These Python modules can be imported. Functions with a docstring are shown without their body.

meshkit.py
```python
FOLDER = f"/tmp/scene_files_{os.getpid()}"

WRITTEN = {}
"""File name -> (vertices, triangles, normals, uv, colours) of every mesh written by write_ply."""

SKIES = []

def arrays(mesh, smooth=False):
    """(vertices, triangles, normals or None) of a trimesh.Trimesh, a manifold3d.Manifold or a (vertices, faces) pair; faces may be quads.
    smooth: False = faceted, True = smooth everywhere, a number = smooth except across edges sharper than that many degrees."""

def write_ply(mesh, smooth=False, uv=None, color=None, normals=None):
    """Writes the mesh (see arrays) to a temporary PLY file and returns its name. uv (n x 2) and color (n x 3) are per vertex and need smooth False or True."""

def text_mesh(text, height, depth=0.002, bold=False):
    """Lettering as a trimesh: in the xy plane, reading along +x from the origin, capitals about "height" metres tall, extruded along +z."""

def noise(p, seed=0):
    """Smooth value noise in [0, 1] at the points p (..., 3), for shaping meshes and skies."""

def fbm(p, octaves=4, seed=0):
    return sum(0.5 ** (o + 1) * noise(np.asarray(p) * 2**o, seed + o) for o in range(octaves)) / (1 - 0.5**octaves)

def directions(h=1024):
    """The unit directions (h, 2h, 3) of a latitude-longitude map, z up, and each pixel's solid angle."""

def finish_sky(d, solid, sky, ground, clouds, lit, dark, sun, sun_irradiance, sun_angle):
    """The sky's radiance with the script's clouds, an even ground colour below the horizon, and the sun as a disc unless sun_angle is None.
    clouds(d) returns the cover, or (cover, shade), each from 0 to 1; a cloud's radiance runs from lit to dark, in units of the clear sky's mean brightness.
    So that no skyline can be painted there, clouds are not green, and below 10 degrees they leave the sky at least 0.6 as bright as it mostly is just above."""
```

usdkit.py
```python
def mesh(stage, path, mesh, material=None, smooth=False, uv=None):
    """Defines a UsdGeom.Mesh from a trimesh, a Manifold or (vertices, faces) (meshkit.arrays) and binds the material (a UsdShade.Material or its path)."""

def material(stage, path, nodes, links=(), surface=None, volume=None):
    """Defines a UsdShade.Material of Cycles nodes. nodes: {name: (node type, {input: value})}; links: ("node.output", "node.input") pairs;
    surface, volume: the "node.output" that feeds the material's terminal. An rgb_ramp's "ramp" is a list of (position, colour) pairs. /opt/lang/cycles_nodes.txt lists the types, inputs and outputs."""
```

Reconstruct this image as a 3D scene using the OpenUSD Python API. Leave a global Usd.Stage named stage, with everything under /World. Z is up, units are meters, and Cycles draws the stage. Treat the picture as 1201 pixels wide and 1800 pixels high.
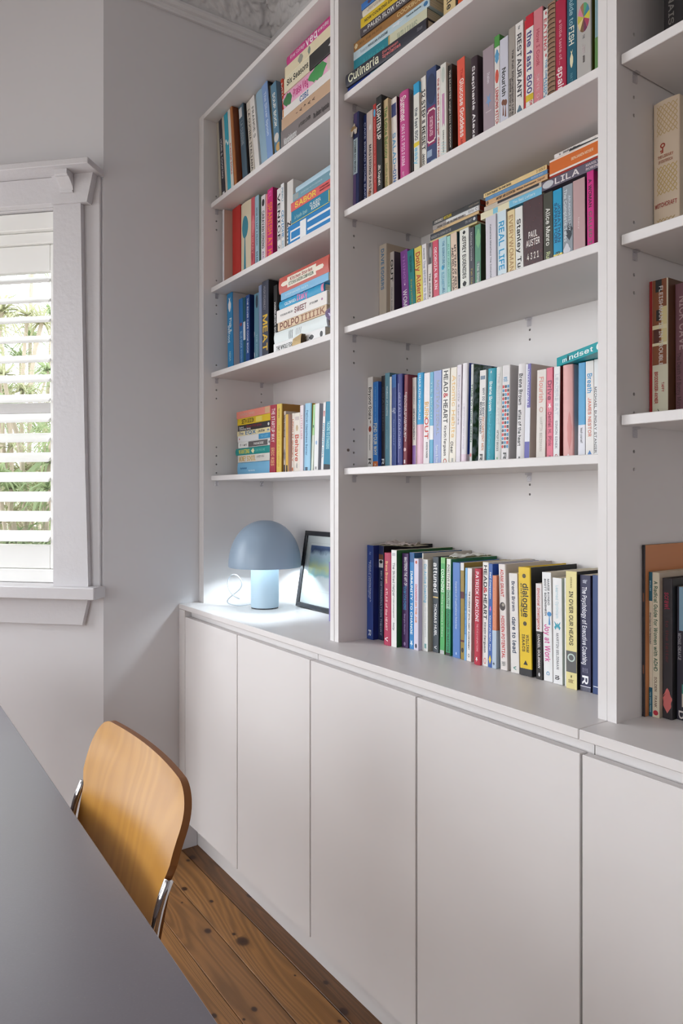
import math, random
import numpy as np, trimesh, manifold3d
from trimesh import creation as tc
from shapely.geometry import Polygon, Point, box as sbox, LineString
from shapely import affinity
from shapely.ops import unary_union
from pxr import Usd, UsdGeom, UsdLux, UsdShade, Sdf, Gf
import usdkit, meshkit

stage = Usd.Stage.CreateInMemory()
UsdGeom.SetStageUpAxis(stage, UsdGeom.Tokens.z)
UsdGeom.SetStageMetersPerUnit(stage, 1.0)
UsdGeom.Xform.Define(stage, '/World')
random.seed(7)
rng = np.random.default_rng(7)

# ------------------------------------------------------------------ camera, sky, lights, exposure
TH = math.radians(34.855)
CAM = Gf.Vec3d(2.5297, -1.03, 1.2963)
cam = UsdGeom.Camera.Define(stage, '/World/camera')
R = (math.sin(TH), math.cos(TH), 0); F = (-math.cos(TH), math.sin(TH), 0)
cam.AddTransformOp().Set(Gf.Matrix4d(R[0], R[1], 0, 0, 0, 0, 1, 0, -F[0], -F[1], 0, 0, CAM[0], CAM[1], CAM[2], 1))
cam.CreateHorizontalApertureAttr(24.0)
cam.CreateVerticalApertureAttr(24.0 * 1800 / 1201)
cam.CreateFocalLengthAttr(1270.4 / 1201 * 24.0)
cam.CreateVerticalApertureOffsetAttr(-27.2 / 1201 * 24.0)
cam.CreateFStopAttr(0.0)
cam.CreateClippingRangeAttr(Gf.Vec2f(0.02, 1000))
EXPOSURE = -1.80
cam.CreateExposureAttr(EXPOSURE)
SKY = 4.8
dome = UsdLux.DomeLight.Define(stage, '/World/sky')
dome.CreateIntensityAttr(1.0)
dome.CreateColorAttr(Gf.Vec3f(SKY * .93, SKY * .965, SKY * 1.0))

def area(name, centre, direction, w, h, power, color=(1, 1, 1)):
    l = UsdLux.RectLight.Define(stage, '/World/' + name)
    z = -np.array(direction, float); z /= np.linalg.norm(z)
    x = np.cross([0, 0, 1.0], z); x /= np.linalg.norm(x); y = np.cross(z, x)
    l.AddTransformOp().Set(Gf.Matrix4d(*x, 0, *y, 0, *z, 0, *centre, 1))
    l.CreateWidthAttr(w); l.CreateHeightAttr(h); l.CreateIntensityAttr(power); l.CreateColorAttr(Gf.Vec3f(*color))
    return l
# daylight coming in through the other bay windows (just outside their openings), then an added rear lamp
area('daylight_bay_centre', (-.98, -1.65, 1.62), (1, 0, -.55), 1.1, 1.6, 27.0, (.92, .96, 1.0))
area('daylight_bay_far', (-.62, -2.85, 1.62), (1, 1, -.6), 1.0, 1.6, 13.0, (.92, .96, 1.0))
area('daylight_garden_door', (2.1, -3.75, 1.0), (-.1, 1, -.35), 2.4, 1.8, 4.0, (.94, .97, 1.0))  # added fill lamp behind the camera, shining in at an added door opening

# ------------------------------------------------------------------ helpers
def lin(c):
    c = np.asarray(c, float) / 255.0
    return tuple(np.where(c <= .04045, c / 12.92, ((c + .055) / 1.055) ** 2.4).tolist())
USED = {}
def fresh(parent, name):
    k = (parent, name); n = USED.get(k, 0); USED[k] = n + 1
    return f'{parent}/{name}' if n == 0 else f'{parent}/{name}_{n:03d}'
def tagp(p, label=None, cat=None, group=None, kind=None):
    for k, v in (('label', label), ('category', cat), ('group', group), ('kind', kind)):
        if v: p.SetCustomDataByKey(k, v)
    return p
def thing(name, label=None, cat=None, loc=(0, 0, 0), group=None, kind=None, mat=None):
    path = fresh('/World', name)
    x = UsdGeom.Xform.Define(stage, path)
    if mat is not None: x.AddTransformOp().Set(mat)
    else: x.AddTranslateOp().Set(Gf.Vec3d(*map(float, loc)))
    tagp(x.GetPrim(), label, cat, group, kind)
    return path
def part(parent, name, mesh, m, smooth=False, label=None, kind=None):
    p = usdkit.mesh(stage, fresh(parent, name), mesh, m, smooth)
    tagp(p.GetPrim(), label, None, None, kind)
    return str(p.GetPath())
def solo(name, mesh, m, label=None, cat=None, smooth=False, group=None, kind=None):
    p = usdkit.mesh(stage, fresh('/World', name), mesh, m, smooth)
    tagp(p.GetPrim(), label, cat, group, kind)
    return str(p.GetPath())
def bx(x0, x1, y0, y1, z0, z1):
    m = tc.box((x1 - x0, y1 - y0, z1 - z0)); m.apply_translation(((x0 + x1) / 2, (y0 + y1) / 2, (z0 + z1) / 2)); return m
def cbx(x0, x1, y0, y1, z0, z1, c=.0015):
    """Box with chamfered edges (hull of three boxes)."""
    P = []
    for a in (0, 1, 2):
        lo = [x0, y0, z0]; hi = [x1, y1, z1]
        for b in range(3):
            if b != a: lo[b] += c; hi[b] -= c
        P += [(x, y, z) for x in (lo[0], hi[0]) for y in (lo[1], hi[1]) for z in (lo[2], hi[2])]
    return trimesh.convex.convex_hull(np.array(P))
def cat(*ms): return trimesh.util.concatenate([m for m in ms if m is not None])
def ex(poly, h):
    gs = [g for g in getattr(poly, 'geoms', [poly]) if g.area > 1e-12]
    return trimesh.util.concatenate([tc.extrude_polygon(g, h, engine='earcut') for g in gs])
def remap(m, fn):
    m = m.copy(); m.vertices = fn(np.asarray(m.vertices)); return m
def lathe(prof, n=48): return tc.revolve(np.array(prof, float), sections=n)
def tube(pts, r, n=10):
    import itertools
    pts = np.asarray(pts, float); t = np.gradient(pts, axis=0); t /= np.linalg.norm(t, axis=1, keepdims=True)
    a = np.cross(t[0], [0, 0, 1.0] if abs(t[0][2]) < .9 else [1.0, 0, 0]); a /= np.linalg.norm(a); V = []
    for i in range(len(pts)):
        a = a - t[i] * (a @ t[i]); a /= np.linalg.norm(a); b = np.cross(t[i], a)
        for k in range(n):
            w = 2 * math.pi * k / n; V.append(pts[i] + r * (math.cos(w) * a + math.sin(w) * b))
    Fc = []
    for i in range(len(pts) - 1):
        for k in range(n):
            k2 = (k + 1) % n; p, q, s, u = i * n + k, i * n + k2, (i + 1) * n + k2, (i + 1) * n + k
            Fc += [(p, q, s), (p, s, u)]
    V += [pts[0], pts[-1]]; c0, c1 = len(V) - 2, len(V) - 1
    for k in range(n):
        k2 = (k + 1) % n; Fc += [(c0, k2, k), (c1, (len(pts) - 1) * n + k, (len(pts) - 1) * n + k2)]
    m = trimesh.Trimesh(np.array(V), np.array(Fc), process=False); 
    return m
def spline(pts, n=60):
    from scipy.interpolate import splprep, splev
    tck, _ = splprep(np.asarray(pts, float).T, s=0, k=min(3, len(pts) - 1)); return np.array(splev(np.linspace(0, 1, n), tck)).T

MATS = {}
def mat(name, nodes, links=(), surface='p.BSDF'):
    MATS[name] = usdkit.material(stage, '/World/Looks/' + name, nodes, links, surface=surface); return MATS[name]
def plain(c, rough=.5, spec=.5, metal=0.0, coat=0.0):
    c = tuple(int(round(v / 4.0) * 4) for v in c)
    k = 'paint_%02x%02x%02x_%d_%d_%d_%d' % (*[min(255, max(0, v)) for v in c], rough * 100, spec * 100, metal * 100, coat * 100)
    if k not in MATS:
        mat(k, {'p': ('principled_bsdf', {'base_color': lin(c), 'roughness': rough, 'specular_ior_level': spec, 'metallic': metal, 'coat_weight': coat})})
    return MATS[k]
def mottled(c1, c2, scale):
    k = 'print_%d_%d_%d_%d' % (sum(c1), sum(c2), c1[0], scale)
    if k not in MATS:
        mat(k, {'g': ('geometry', {}), 'n': ('noise_texture', {'scale': float(scale) * 6, 'detail': 4.0}),
                'r': ('rgb_ramp', {'ramp': [(0, lin(c1)), (.45, lin(c1)), (.6, lin(c2)), (1, lin(c2))]}), 'p': ('principled_bsdf', {'roughness': .45})},
            [('g.position', 'n.vector'), ('n.fac', 'r.fac'), ('r.color', 'p.base_color')])
    return MATS[k]
def painted(name, c, rough, bump, scale, spec=.4):
    """Painted plaster or timber: an even colour with a fine relief."""
    return mat(name, {'g': ('geometry', {}), 'n': ('noise_texture', {'scale': scale, 'detail': 3.0}), 'b': ('bump', {'strength': bump, 'distance': .002}),
                      'p': ('principled_bsdf', {'base_color': lin(c), 'roughness': rough, 'specular_ior_level': spec})},
               [('g.position', 'n.vector'), ('n.fac', 'b.height'), ('b.normal', 'p.normal')])
WALL = painted('wall_paint', (217, 215, 217), .6, .25, 35.0)
CEIL = painted('ceiling_paint', (222, 221, 222), .7, .3, 40.0)
TRIM = painted('trim_paint', (212, 209, 211), .42, .5, 60.0)
LAM = painted('white_laminate', (226, 222, 221), .45, .05, 900.0)
LAMTOP = painted('worktop_laminate', (228, 224, 223), .4, .05, 900.0)
PAGES = mat('book_pages', {'t': ('texture_coordinate', {}), 'w': ('white_noise_texture', {'dimensions': '3D'}), 'm': ('vector_math', {'math_type': 'snap', 'vector2': (.0009, 10., 10.)}),
             'r': ('rgb_ramp', {'ramp': [(0, lin((200, 188, 164))), (1, lin((226, 218, 200)))]}), 'p': ('principled_bsdf', {'roughness': .85, 'specular_ior_level': .15})},
            [('t.object', 'm.vector1'), ('m.vector', 'w.vector'), ('w.value', 'r.fac'), ('r.color', 'p.base_color')])
CHROME = mat('chrome', {'p': ('principled_bsdf', {'base_color': (.78, .78, .8), 'metallic': 1.0, 'roughness': .12})})
CLEAR = mat('clear_plastic', {'t': ('transparent_bsdf', {'color': (.93, .93, .95)}), 'g': ('glossy_bsdf', {'roughness': .08}), 'f': ('layer_weight', {'blend': .5}), 'pw': ('math', {'math_type': 'power', 'value2': 2.0}), 'sc': ('math', {'math_type': 'multiply_add', 'value2': .35, 'value3': .06}), 'm': ('mix_closure', {})},
            [('f.facing', 'pw.value1'), ('pw.value', 'sc.value1'), ('sc.value', 'm.fac'), ('t.BSDF', 'm.closure1'), ('g.BSDF', 'm.closure2')], surface='m.closure')
GLASS = mat('window_glass', {'t': ('transparent_bsdf', {'color': (.97, .98, .98)}), 'g': ('glossy_bsdf', {'roughness': .02}), 'f': ('layer_weight', {'blend': .5}), 'pw': ('math', {'math_type': 'power', 'value2': 4.5}), 'sc': ('math', {'math_type': 'multiply_add', 'value2': .7, 'value3': .03}), 'm': ('mix_closure', {})},
            [('f.facing', 'pw.value1'), ('pw.value', 'sc.value1'), ('sc.value', 'm.fac'), ('t.BSDF', 'm.closure1'), ('g.BSDF', 'm.closure2')], surface='m.closure')

# ------------------------------------------------------------------ room shell
K = np.array([0, -.2748, 0.0]); DU = np.array([-1, -1, 0]) / math.sqrt(2); DN = np.array([1, -1, 0]) / math.sqrt(2)
def bayw(m):
    """From the window wall's frame (u leftwards, n into the room, z) to the world."""
    return remap(m, lambda v: K + v[:, :1] * DU + v[:, 1:2] * DN + v[:, 2:] * np.array([0, 0, 1.0]))
H = 3.36
def plaster(m, amp=.002, seed=1):
    m = m.subdivide_to_size(.12) if False else m
    return m
def struct(name, m, mt, smooth=False): return solo(name, m, mt, kind='structure', smooth=smooth)
struct('wall_left', cat(bx(-.2, 0, -.2748, .62, 0, H)), WALL)
struct('wall_back', bx(0, 7.0, .40, .62, 0, H), WALL)
U0, U1, Z0, Z1 = .17, .97, .985, 2.313          # the window's opening in the canted wall
UL = 1.16
struct('wall_window', bayw(cat(bx(0, U0, -.2, 0, 0, H), bx(U1, UL, -.2, 0, 0, H), bx(U0, U1, -.2, 0, 0, Z0 - .03), bx(U0, U1, -.2, 0, Z1, H))), WALL)
P1 = K + UL * DU                                # next corner of the bay
yb0 = P1[1]; yb1 = yb0 - 1.15; xb = P1[0]
struct('wall_bay', cat(bx(xb - .2, xb, yb0 - .08, yb0, 0, H), bx(xb - .2, xb, yb1, yb1 + .08, 0, H), bx(xb - .2, xb, yb1, yb0, 0, .92), bx(xb - .2, xb, yb1, yb0, 2.42, H)), WALL)
K2 = np.array([xb, yb1, 0.0]); DU2 = np.array([1, -1, 0]) / math.sqrt(2); DN2 = np.array([1, 1, 0]) / math.sqrt(2)
def bayw2(m): return remap(m, lambda v: K2 + v[:, :1] * DU2 + v[:, 1:2] * DN2 + v[:, 2:] * np.array([0, 0, 1.0]))
struct('wall_bay_far', bayw2(cat(bx(0, .12, -.2, 0, 0, H), bx(UL - .12, UL, -.2, 0, 0, H), bx(.12, UL - .12, -.2, 0, 0, .92), bx(.12, UL - .12, -.2, 0, 2.42, H))), WALL)
K3 = K2 + UL * DU2
yf = -3.6
struct('wall_left_far', bx(-.2, 0, yf, K3[1], 0, H), WALL)
struct('wall_front', cat(bx(-.2, .9, yf - .2, yf, 0, H), bx(3.3, 7.0, yf - .2, yf, 0, H), bx(.9, 3.3, yf - .2, yf, 2.3, H), bx(.9, 3.3, yf - .2, yf, 0, .08)), WALL)
struct('wall_right', bx(7.0, 7.2, yf - .2, .62, 0, H), WALL)
struct('ceiling', bx(-1.2, 7.2, yf - .2, .62, H, H + .1), CEIL)

# cornice: moulded band, then a coved pressed cornice with scrollwork in relief
def cove(length, seed):
    """Local: s along the wall, y out from it, z up. Scroll and rosette relief displaced into a grid."""
    ns, nt = int(length / .007), 64
    s, t = np.meshgrid(np.linspace(0, length, ns), np.linspace(0, 1, nt), indexing='ij')
    a = t * math.pi / 2
    y = .004 + .34 * (1 - np.cos(a)) * .55 + .34 * t * .45; z = 3.112 + .246 * np.sin(a) * .5 + .246 * t * .5
    c = s / .26; cx_ = (c - np.floor(c) - .5) * .26; tt = (t - .5) * .36
    rr = np.hypot(cx_, tt); an = np.arctan2(tt, cx_)
    d = .014 * np.exp(-(rr / .022) ** 2) + .006 * (np.cos(an * 6 + rr * 60) > -.2) * np.exp(-((rr - .055) / .03) ** 2) + .005 * np.sin(an * 3 + rr * 95 + np.floor(c) * 1.3) * np.exp(-((rr - .12) / .06) ** 2)
    n = meshkit.fbm(np.stack([s * 38, t * 13, np.full_like(s, seed)], -1), 3)
    d = d + .022 * np.clip(np.abs(n - .5) * 3 - .06, 0, .6)
    edge = np.clip(np.minimum(t, 1 - t) * 9, 0, 1); d = d * edge
    y2 = y + d * np.sin(a + .2); z2 = z - d * np.cos(a)
    v = np.stack([s, y2, z2], -1).reshape(-1, 3)
    i, j = np.meshgrid(np.arange(ns - 1), np.arange(nt - 1), indexing='ij'); q = i * nt + j
    f = np.stack([q, q + nt, q + nt + 1, q + 1], -1).reshape(-1, 4)
    return v, f
def band(length):
    prof = Polygon([(0, 3.066), (.010, 3.066), (.014, 3.072), (.014, 3.084), (.022, 3.088), (.028, 3.098), (.026, 3.108), (.018, 3.113), (0, 3.116)])
    m = ex(prof, length); return remap(m, lambda v: np.stack([v[:, 2], v[:, 0], v[:, 1]], 1))
def cornice(name, length, place, seed):
    v, f = cove(length, seed); m1 = (place(v), f); b = band(length); b = remap(b, place)
    p = thing(name, kind='structure'); part(p, 'moulding_band', b, CEIL); part(p, 'pressed_scrollwork', m1, CEIL, smooth=True)
cornice('trim_1', .675, lambda v: np.stack([v[:, 1], .40 - v[:, 0], v[:, 2]], 1), 3)
cornice('trim_2', 2.6, lambda v: np.stack([v[:, 0], .40 - v[:, 1], v[:, 2]], 1), 8)

# skirting on the end wall
sk = Polygon([(0, 0), (.018, 0), (.018, .07), (.013, .085), (.006, .1), (0, .104)])
def skirt(length): return remap(ex(sk, length), lambda v: np.stack([v[:, 2], v[:, 0], v[:, 1]], 1))
struct('baseboard_left', remap(skirt(.34), lambda v: np.stack([v[:, 1], .065 - v[:, 0], v[:, 2]], 1)), TRIM)
struct('baseboard_window', bayw(skirt(UL)), TRIM)

# ------------------------------------------------------------------ floor: pine boards
def pine(name, base, dark, seed):
    return mat(name, {
        't': ('texture_coordinate', {}), 'oi': ('object_info', {}), 'v1': ('vector_math', {'math_type': 'multiply_add', 'vector2': (1., 1., 1.)}),
        'cr': ('combine_xyz', {}), 'k': ('math', {'math_type': 'multiply', 'value2': 37.0}),
        'mp': ('mapping', {'scale': (1.1, 13.0, 1.0), 'location': (seed, seed * .7, 0)}),
        'n1': ('noise_texture', {'scale': 1.7, 'detail': 3.0, 'distortion': .6}),
        'gm': ('mapping', {'scale': (.75, 7.5, 1.0), 'location': (seed * 2, seed, 0)}), 'gn': ('noise_texture', {'scale': 1.0, 'detail': 1.5, 'distortion': .35}),
        'x': ('math', {'math_type': 'multiply', 'value2': 95.0}), 'sn': ('math', {'math_type': 'sine'}), 'w': ('map_range', {'from_min': -1.0}),
        'mf': ('mapping', {'scale': (4.0, 220.0, 1.0)}), 'nf': ('noise_texture', {'scale': 2.0, 'detail': 2.0}),
        'kv': ('mapping', {'scale': (6.2, 8.6, 1.0)}), 'vo': ('voronoi_texture', {'scale': 1.0, 'randomness': 1.0, 'dimensions': '2D'}),
        'ks': ('separate_color', {}), 'ksz': ('math', {'math_type': 'multiply_add', 'value2': 2.2, 'value3': .34}), 'kp': ('math', {'math_type': 'power', 'value2': 2.0}), 'kd': ('math', {'math_type': 'divide'}),
        'kr': ('rgb_ramp', {'ramp': [(0, (1, 1, 1)), (.05, (.9, .9, .9)), (.07, (.55, .55, .55)), (.085, (.16, .16, .16)), (.13, (.06, .06, .06)), (.2, (0, 0, 0)), (1, (0, 0, 0))]}),
        'wr': ('rgb_ramp', {'ramp': [(0, lin(tuple(int(x * .86) for x in base))), (.3, lin(base)), (.7, lin(tuple(min(255, int(x * 1.07)) for x in base))), (1, lin(tuple(int(x * .93) for x in base)))]}),
        'mn': ('mix_color', {'blend_type': 'multiply', 'fac': .45}), 'nr': ('rgb_ramp', {'ramp': [(0, (.5, .45, .42)), (.5, (1, 1, 1)), (1, (1.1, 1.05, 1.0))]}),
        'mf2': ('mix_color', {'blend_type': 'multiply', 'fac': .35}), 'nfr': ('rgb_ramp', {'ramp': [(0, (.55, .5, .45)), (.6, (1, 1, 1)), (1, (1, 1, 1))]}),
        'mk': ('mix_color', {'blend_type': 'mix', 'b': lin((52, 26, 14))}),
        'b': ('bump', {'strength': .12, 'distance': .001}), 'p': ('principled_bsdf', {'roughness': .42, 'specular_ior_level': .45})},
        [('oi.random', 'k.value1'), ('k.value', 'cr.x'), ('k.value', 'cr.y'), ('t.object', 'v1.vector1'), ('cr.vector', 'v1.vector3'),
         ('v1.vector', 'mp.vector'), ('mp.vector', 'n1.vector'), ('v1.vector', 'gm.vector'), ('gm.vector', 'gn.vector'), ('gn.fac', 'x.value1'), ('x.value', 'sn.value1'), ('sn.value', 'w.value'), ('v1.vector', 'mf.vector'), ('mf.vector', 'nf.vector'), ('v1.vector', 'kv.vector'), ('kv.vector', 'vo.vector'),
         ('vo.color', 'ks.color'), ('ks.r', 'kp.value1'), ('kp.value', 'ksz.value1'), ('vo.distance', 'kd.value1'), ('ksz.value', 'kd.value2'), ('kd.value', 'kr.fac'), ('w.result', 'wr.fac'), ('n1.fac', 'nr.fac'), ('wr.color', 'mn.a'), ('nr.color', 'mn.b'), ('nf.fac', 'nfr.fac'), ('mn.result', 'mf2.a'), ('nfr.color', 'mf2.b'),
         ('mf2.result', 'mk.a'), ('kr.color', 'mk.fac'), ('mk.result', 'p.base_color'), ('nf.fac', 'b.height'), ('b.normal', 'p.normal')])
PINES = [pine('pine_board_a', (162, 115, 66), (120, 78, 42), 1.3), pine('pine_board_b', (150, 105, 60), (110, 70, 36), 4.1), pine('pine_board_c', (116, 78, 45), (84, 50, 28), 7.7)]
fl = thing('floor', kind='structure')
part(fl, 'subfloor', bx(-1.2, 7.2, yf - .2, .62, -.12, -.022), plain((60, 42, 28), .8))
yy = .1148; bi = 0
while yy > yf - .1:
    y1 = yy; y0 = yy - .1088
    for (x0, x1) in (((-1.15, 2.1 + .5 * math.sin(bi * 2.3)), (2.1 + .5 * math.sin(bi * 2.3), 7.0)) if True else ()):
        m = cbx(0, x1 - x0 - .0015, 0, y1 - y0 - .0012 - .0008 * (bi % 3), -.022, 0 - .0006 * (bi % 2), .0012)
        pm = PINES[2] if bi == 0 else PINES[(bi * 7 + 1) % 2] if bi % 5 else PINES[1]
        pp = usdkit.mesh(stage, fresh(fl, 'floorboard'), m, pm)
        UsdGeom.Xformable(pp.GetPrim()).AddTranslateOp().Set(Gf.Vec3d(x0, y0, 0))
    yy = y0; bi += 1

# ------------------------------------------------------------------ window with its old painted joinery
w1 = thing('window_1', kind='structure')
def wp(name, m, mt=TRIM, smooth=False): return part(w1, name, bayw(m), mt, smooth)
for (a, b_, c, d) in ((.014, .05, .045, .19), (U1 + .145, U1 + .105, U1, U1 + .12)):
    pass
wp('architrave', cbx(.007, U0, 0, .012, Z0, 2.403, .002)); wp('architrave', cbx(U1, U1 + .163, 0, .012, Z0, 2.403, .002))
wp('architrave_board', remap(ex(Polygon([(.038, Z0), (U0, Z0), (U0, 2.306), (.067, 2.306), (.062, 2.0), (.05, 1.4)]), .03), lambda v: np.stack([v[:, 0], v[:, 2] + .004, v[:, 1]], 1)))
wp('architrave_board', cbx(U1, U1 + .134, .004, .034, Z0, 2.306, .003))
wp('bracket_board', remap(ex(Polygon([(.038, 2.305), (U0, 2.305), (U0, 2.4035), (.016, 2.4035)]), .04), lambda v: np.stack([v[:, 0], v[:, 2] + .004, v[:, 1]], 1)))
wp('head_board', cbx(U0 + .0003, U1, .0, .034, Z1 - .001, 2.403, .002))
wp('head_shelf', cbx(-.004, U1 + .17, -.0, .112, 2.4035, 2.4245, .002))
cpts = [(.0445, 2.338), (.052, 2.339), (.053, 2.344), (.047, 2.346)] + [(.047 + .030 * (q / 9) ** 1.6, 2.346 + .036 * (q / 9)) for q in range(10)] + [(.083, 2.382), (.084, 2.386), (.088, 2.388), (.088, 2.4032), (.0445, 2.4032)]
cp = Polygon(cpts).buffer(0)
for u0 in (.087, U1 + .05):
    wp('corbel', remap(ex(cp, .047), lambda v: np.stack([u0 + v[:, 2], v[:, 0], v[:, 1]], 1)))
wp('sill', cbx(-.004, U1 + .19, -.12, .072, .945, .987, .003))
wp('apron', remap(ex(Polygon([(.045, .945), (U1 + .1, .945), (U1 + .075, .852), (.068, .852)]), .022), lambda v: np.stack([v[:, 0], v[:, 2], v[:, 1]], 1)))
wp('jamb', cbx(U0, U0 + .004, -.2, 0, Z0, Z1, .001)); wp('jamb', cbx(U1 - .004, U1, -.2, 0, Z0, Z1, .001)); wp('head_lining', cbx(U0 + .004, U1 - .004, -.2, 0, Z1 - .004, Z1, .001))
for (u0, u1, z0, z1) in ((U0 + .004, U0 + .05, Z0, Z1 - .004), (U1 - .05, U1 - .004, Z0, Z1 - .004), (U0 + .05, U1 - .05, Z0, Z0 + .07), (U0 + .05, U1 - .05, Z1 - .07, Z1 - .004), (U0 + .05, U1 - .05, 1.61, 1.65)):
    wp('sash_frame', cbx(u0, u1, -.19, -.155, z0, z1, .002))
wp('glass_pane', bx(U0 + .05, U1 - .05, -.175, -.171, Z0 + .07, 1.61), GLASS); wp('glass_pane', bx(U0 + .05, U1 - .05, -.175, -.171, 1.65, Z1 - .07), GLASS)

SHUT = painted('shutter_paint', (240, 239, 235), .35, .02, 80.0)
sh = thing('plantation_shutter', 'white plantation shutter with tilted slats filling the sash window', 'shutter')
def sp(name, m, smooth=False): return part(sh, name, bayw(m), SHUT, smooth)
N0, N1 = -.082, -.05
sp('surround', cbx(U0 + .005, U1 - .005, N0 - .02, N1 + .012, 2.205, 2.245, .003)); sp('surround', cbx(U0 + .005, U1 - .005, N0 - .02, N1 + .012, Z0 + .003, 1.035, .003))
sp('top_board', cbx(U0 + .005, U1 - .005, N0 - .03, N1 + .034, 2.246, Z1 - .006, .003))
sp('stile', cbx(U0 + .006, U0 + .064, N0, N1, 1.036, 2.204, .003)); sp('stile', cbx(U1 - .05, U1 - .006, N0, N1, 1.036, 2.204, .003))
sp('top_rail', cbx(U0 + .065, U1 - .051, N0 + .002, N1 - .002, 2.108, 2.204, .003)); sp('bottom_rail', cbx(U0 + .065, U1 - .051, N0 + .002, N1 - .002, 1.036, 1.122, .003))
th = np.linspace(0, 2 * np.pi, 21)[:-1]
slat_prof = Polygon(np.stack([.034 * np.cos(th), .0052 * np.sin(th)], 1)); slat_prof = affinity.rotate(slat_prof, -33, origin=(0, 0))
for i in range(14):
    zc = 1.153 + i * .0715
    sp('slat', remap(ex(slat_prof, U1 - U0 - .118), lambda v: np.stack([U0 + .066 + v[:, 2], (N0 + N1) / 2 + v[:, 0], zc + v[:, 1]], 1)), smooth=40)

# the bay's centre window and the far canted window, beside and behind the view
for nm, fn, L_ in (('window_2', lambda m: remap(m, lambda v: np.stack([xb + v[:, 1] * 1.0, yb0 - v[:, 0], v[:, 2]], 1)), 1.15), ('window_3', bayw2, UL)):
    p = thing(nm, kind='structure')
    a, b_ = (.08, L_ - .08) if nm == 'window_2' else (.12, L_ - .12)
    for q in ((a, a + .05, .92, 2.42), (b_ - .05, b_, .92, 2.42), (a + .05, b_ - .05, .92, .98), (a + .05, b_ - .05, 2.36, 2.42), (a + .05, b_ - .05, 1.62, 1.66)):
        part(p, 'sash_frame', fn(cbx(q[0], q[1], -.15, -.11, q[2], q[3], .002)), TRIM)
d1 = thing('door_1', kind='structure')  # unseen doorway, added so that daylight enters from behind the camera
for q in ((.9, .97, .08, 2.3), (3.23, 3.3, .08, 2.3), (2.06, 2.14, .08, 2.3)): part(d1, 'door_frame', cbx(q[0], q[1], yf - .12, yf - .06, q[2], q[3], .002), TRIM)

# ------------------------------------------------------------------ garden seen through the slats
GND = painted('garden_soil', (166, 158, 146), .9, .4, 5.0)
solo('garden_ground', bx(-30, 30, -30, 30, -.45, -.3), GND, 'pale dry garden ground outside the window', 'ground', kind='structure')
solo('garden_wall', cat(bx(-7.4, -7.2, -6, 5, -.3, 1.62)), painted('rendered_wall', (212, 204, 192), .9, .5, 12.0), 'long sand coloured rendered garden wall beyond the shrubs outside', 'wall', kind='structure')
LEAF = [mat('leaf_' + n, {'d': ('diffuse_bsdf', {'color': lin(c)}), 't': ('translucent_bsdf', {'color': lin(c2)}), 'm': ('mix_closure', {'fac': .4})},
        [('d.BSDF', 'm.closure1'), ('t.BSDF', 'm.closure2')], surface='m.closure') for n, c, c2 in (('green', (150, 166, 132), (178, 192, 144)), ('olive', (172, 172, 144), (194, 196, 156)), ('straw', (204, 194, 174), (210, 200, 176)))]
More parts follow.
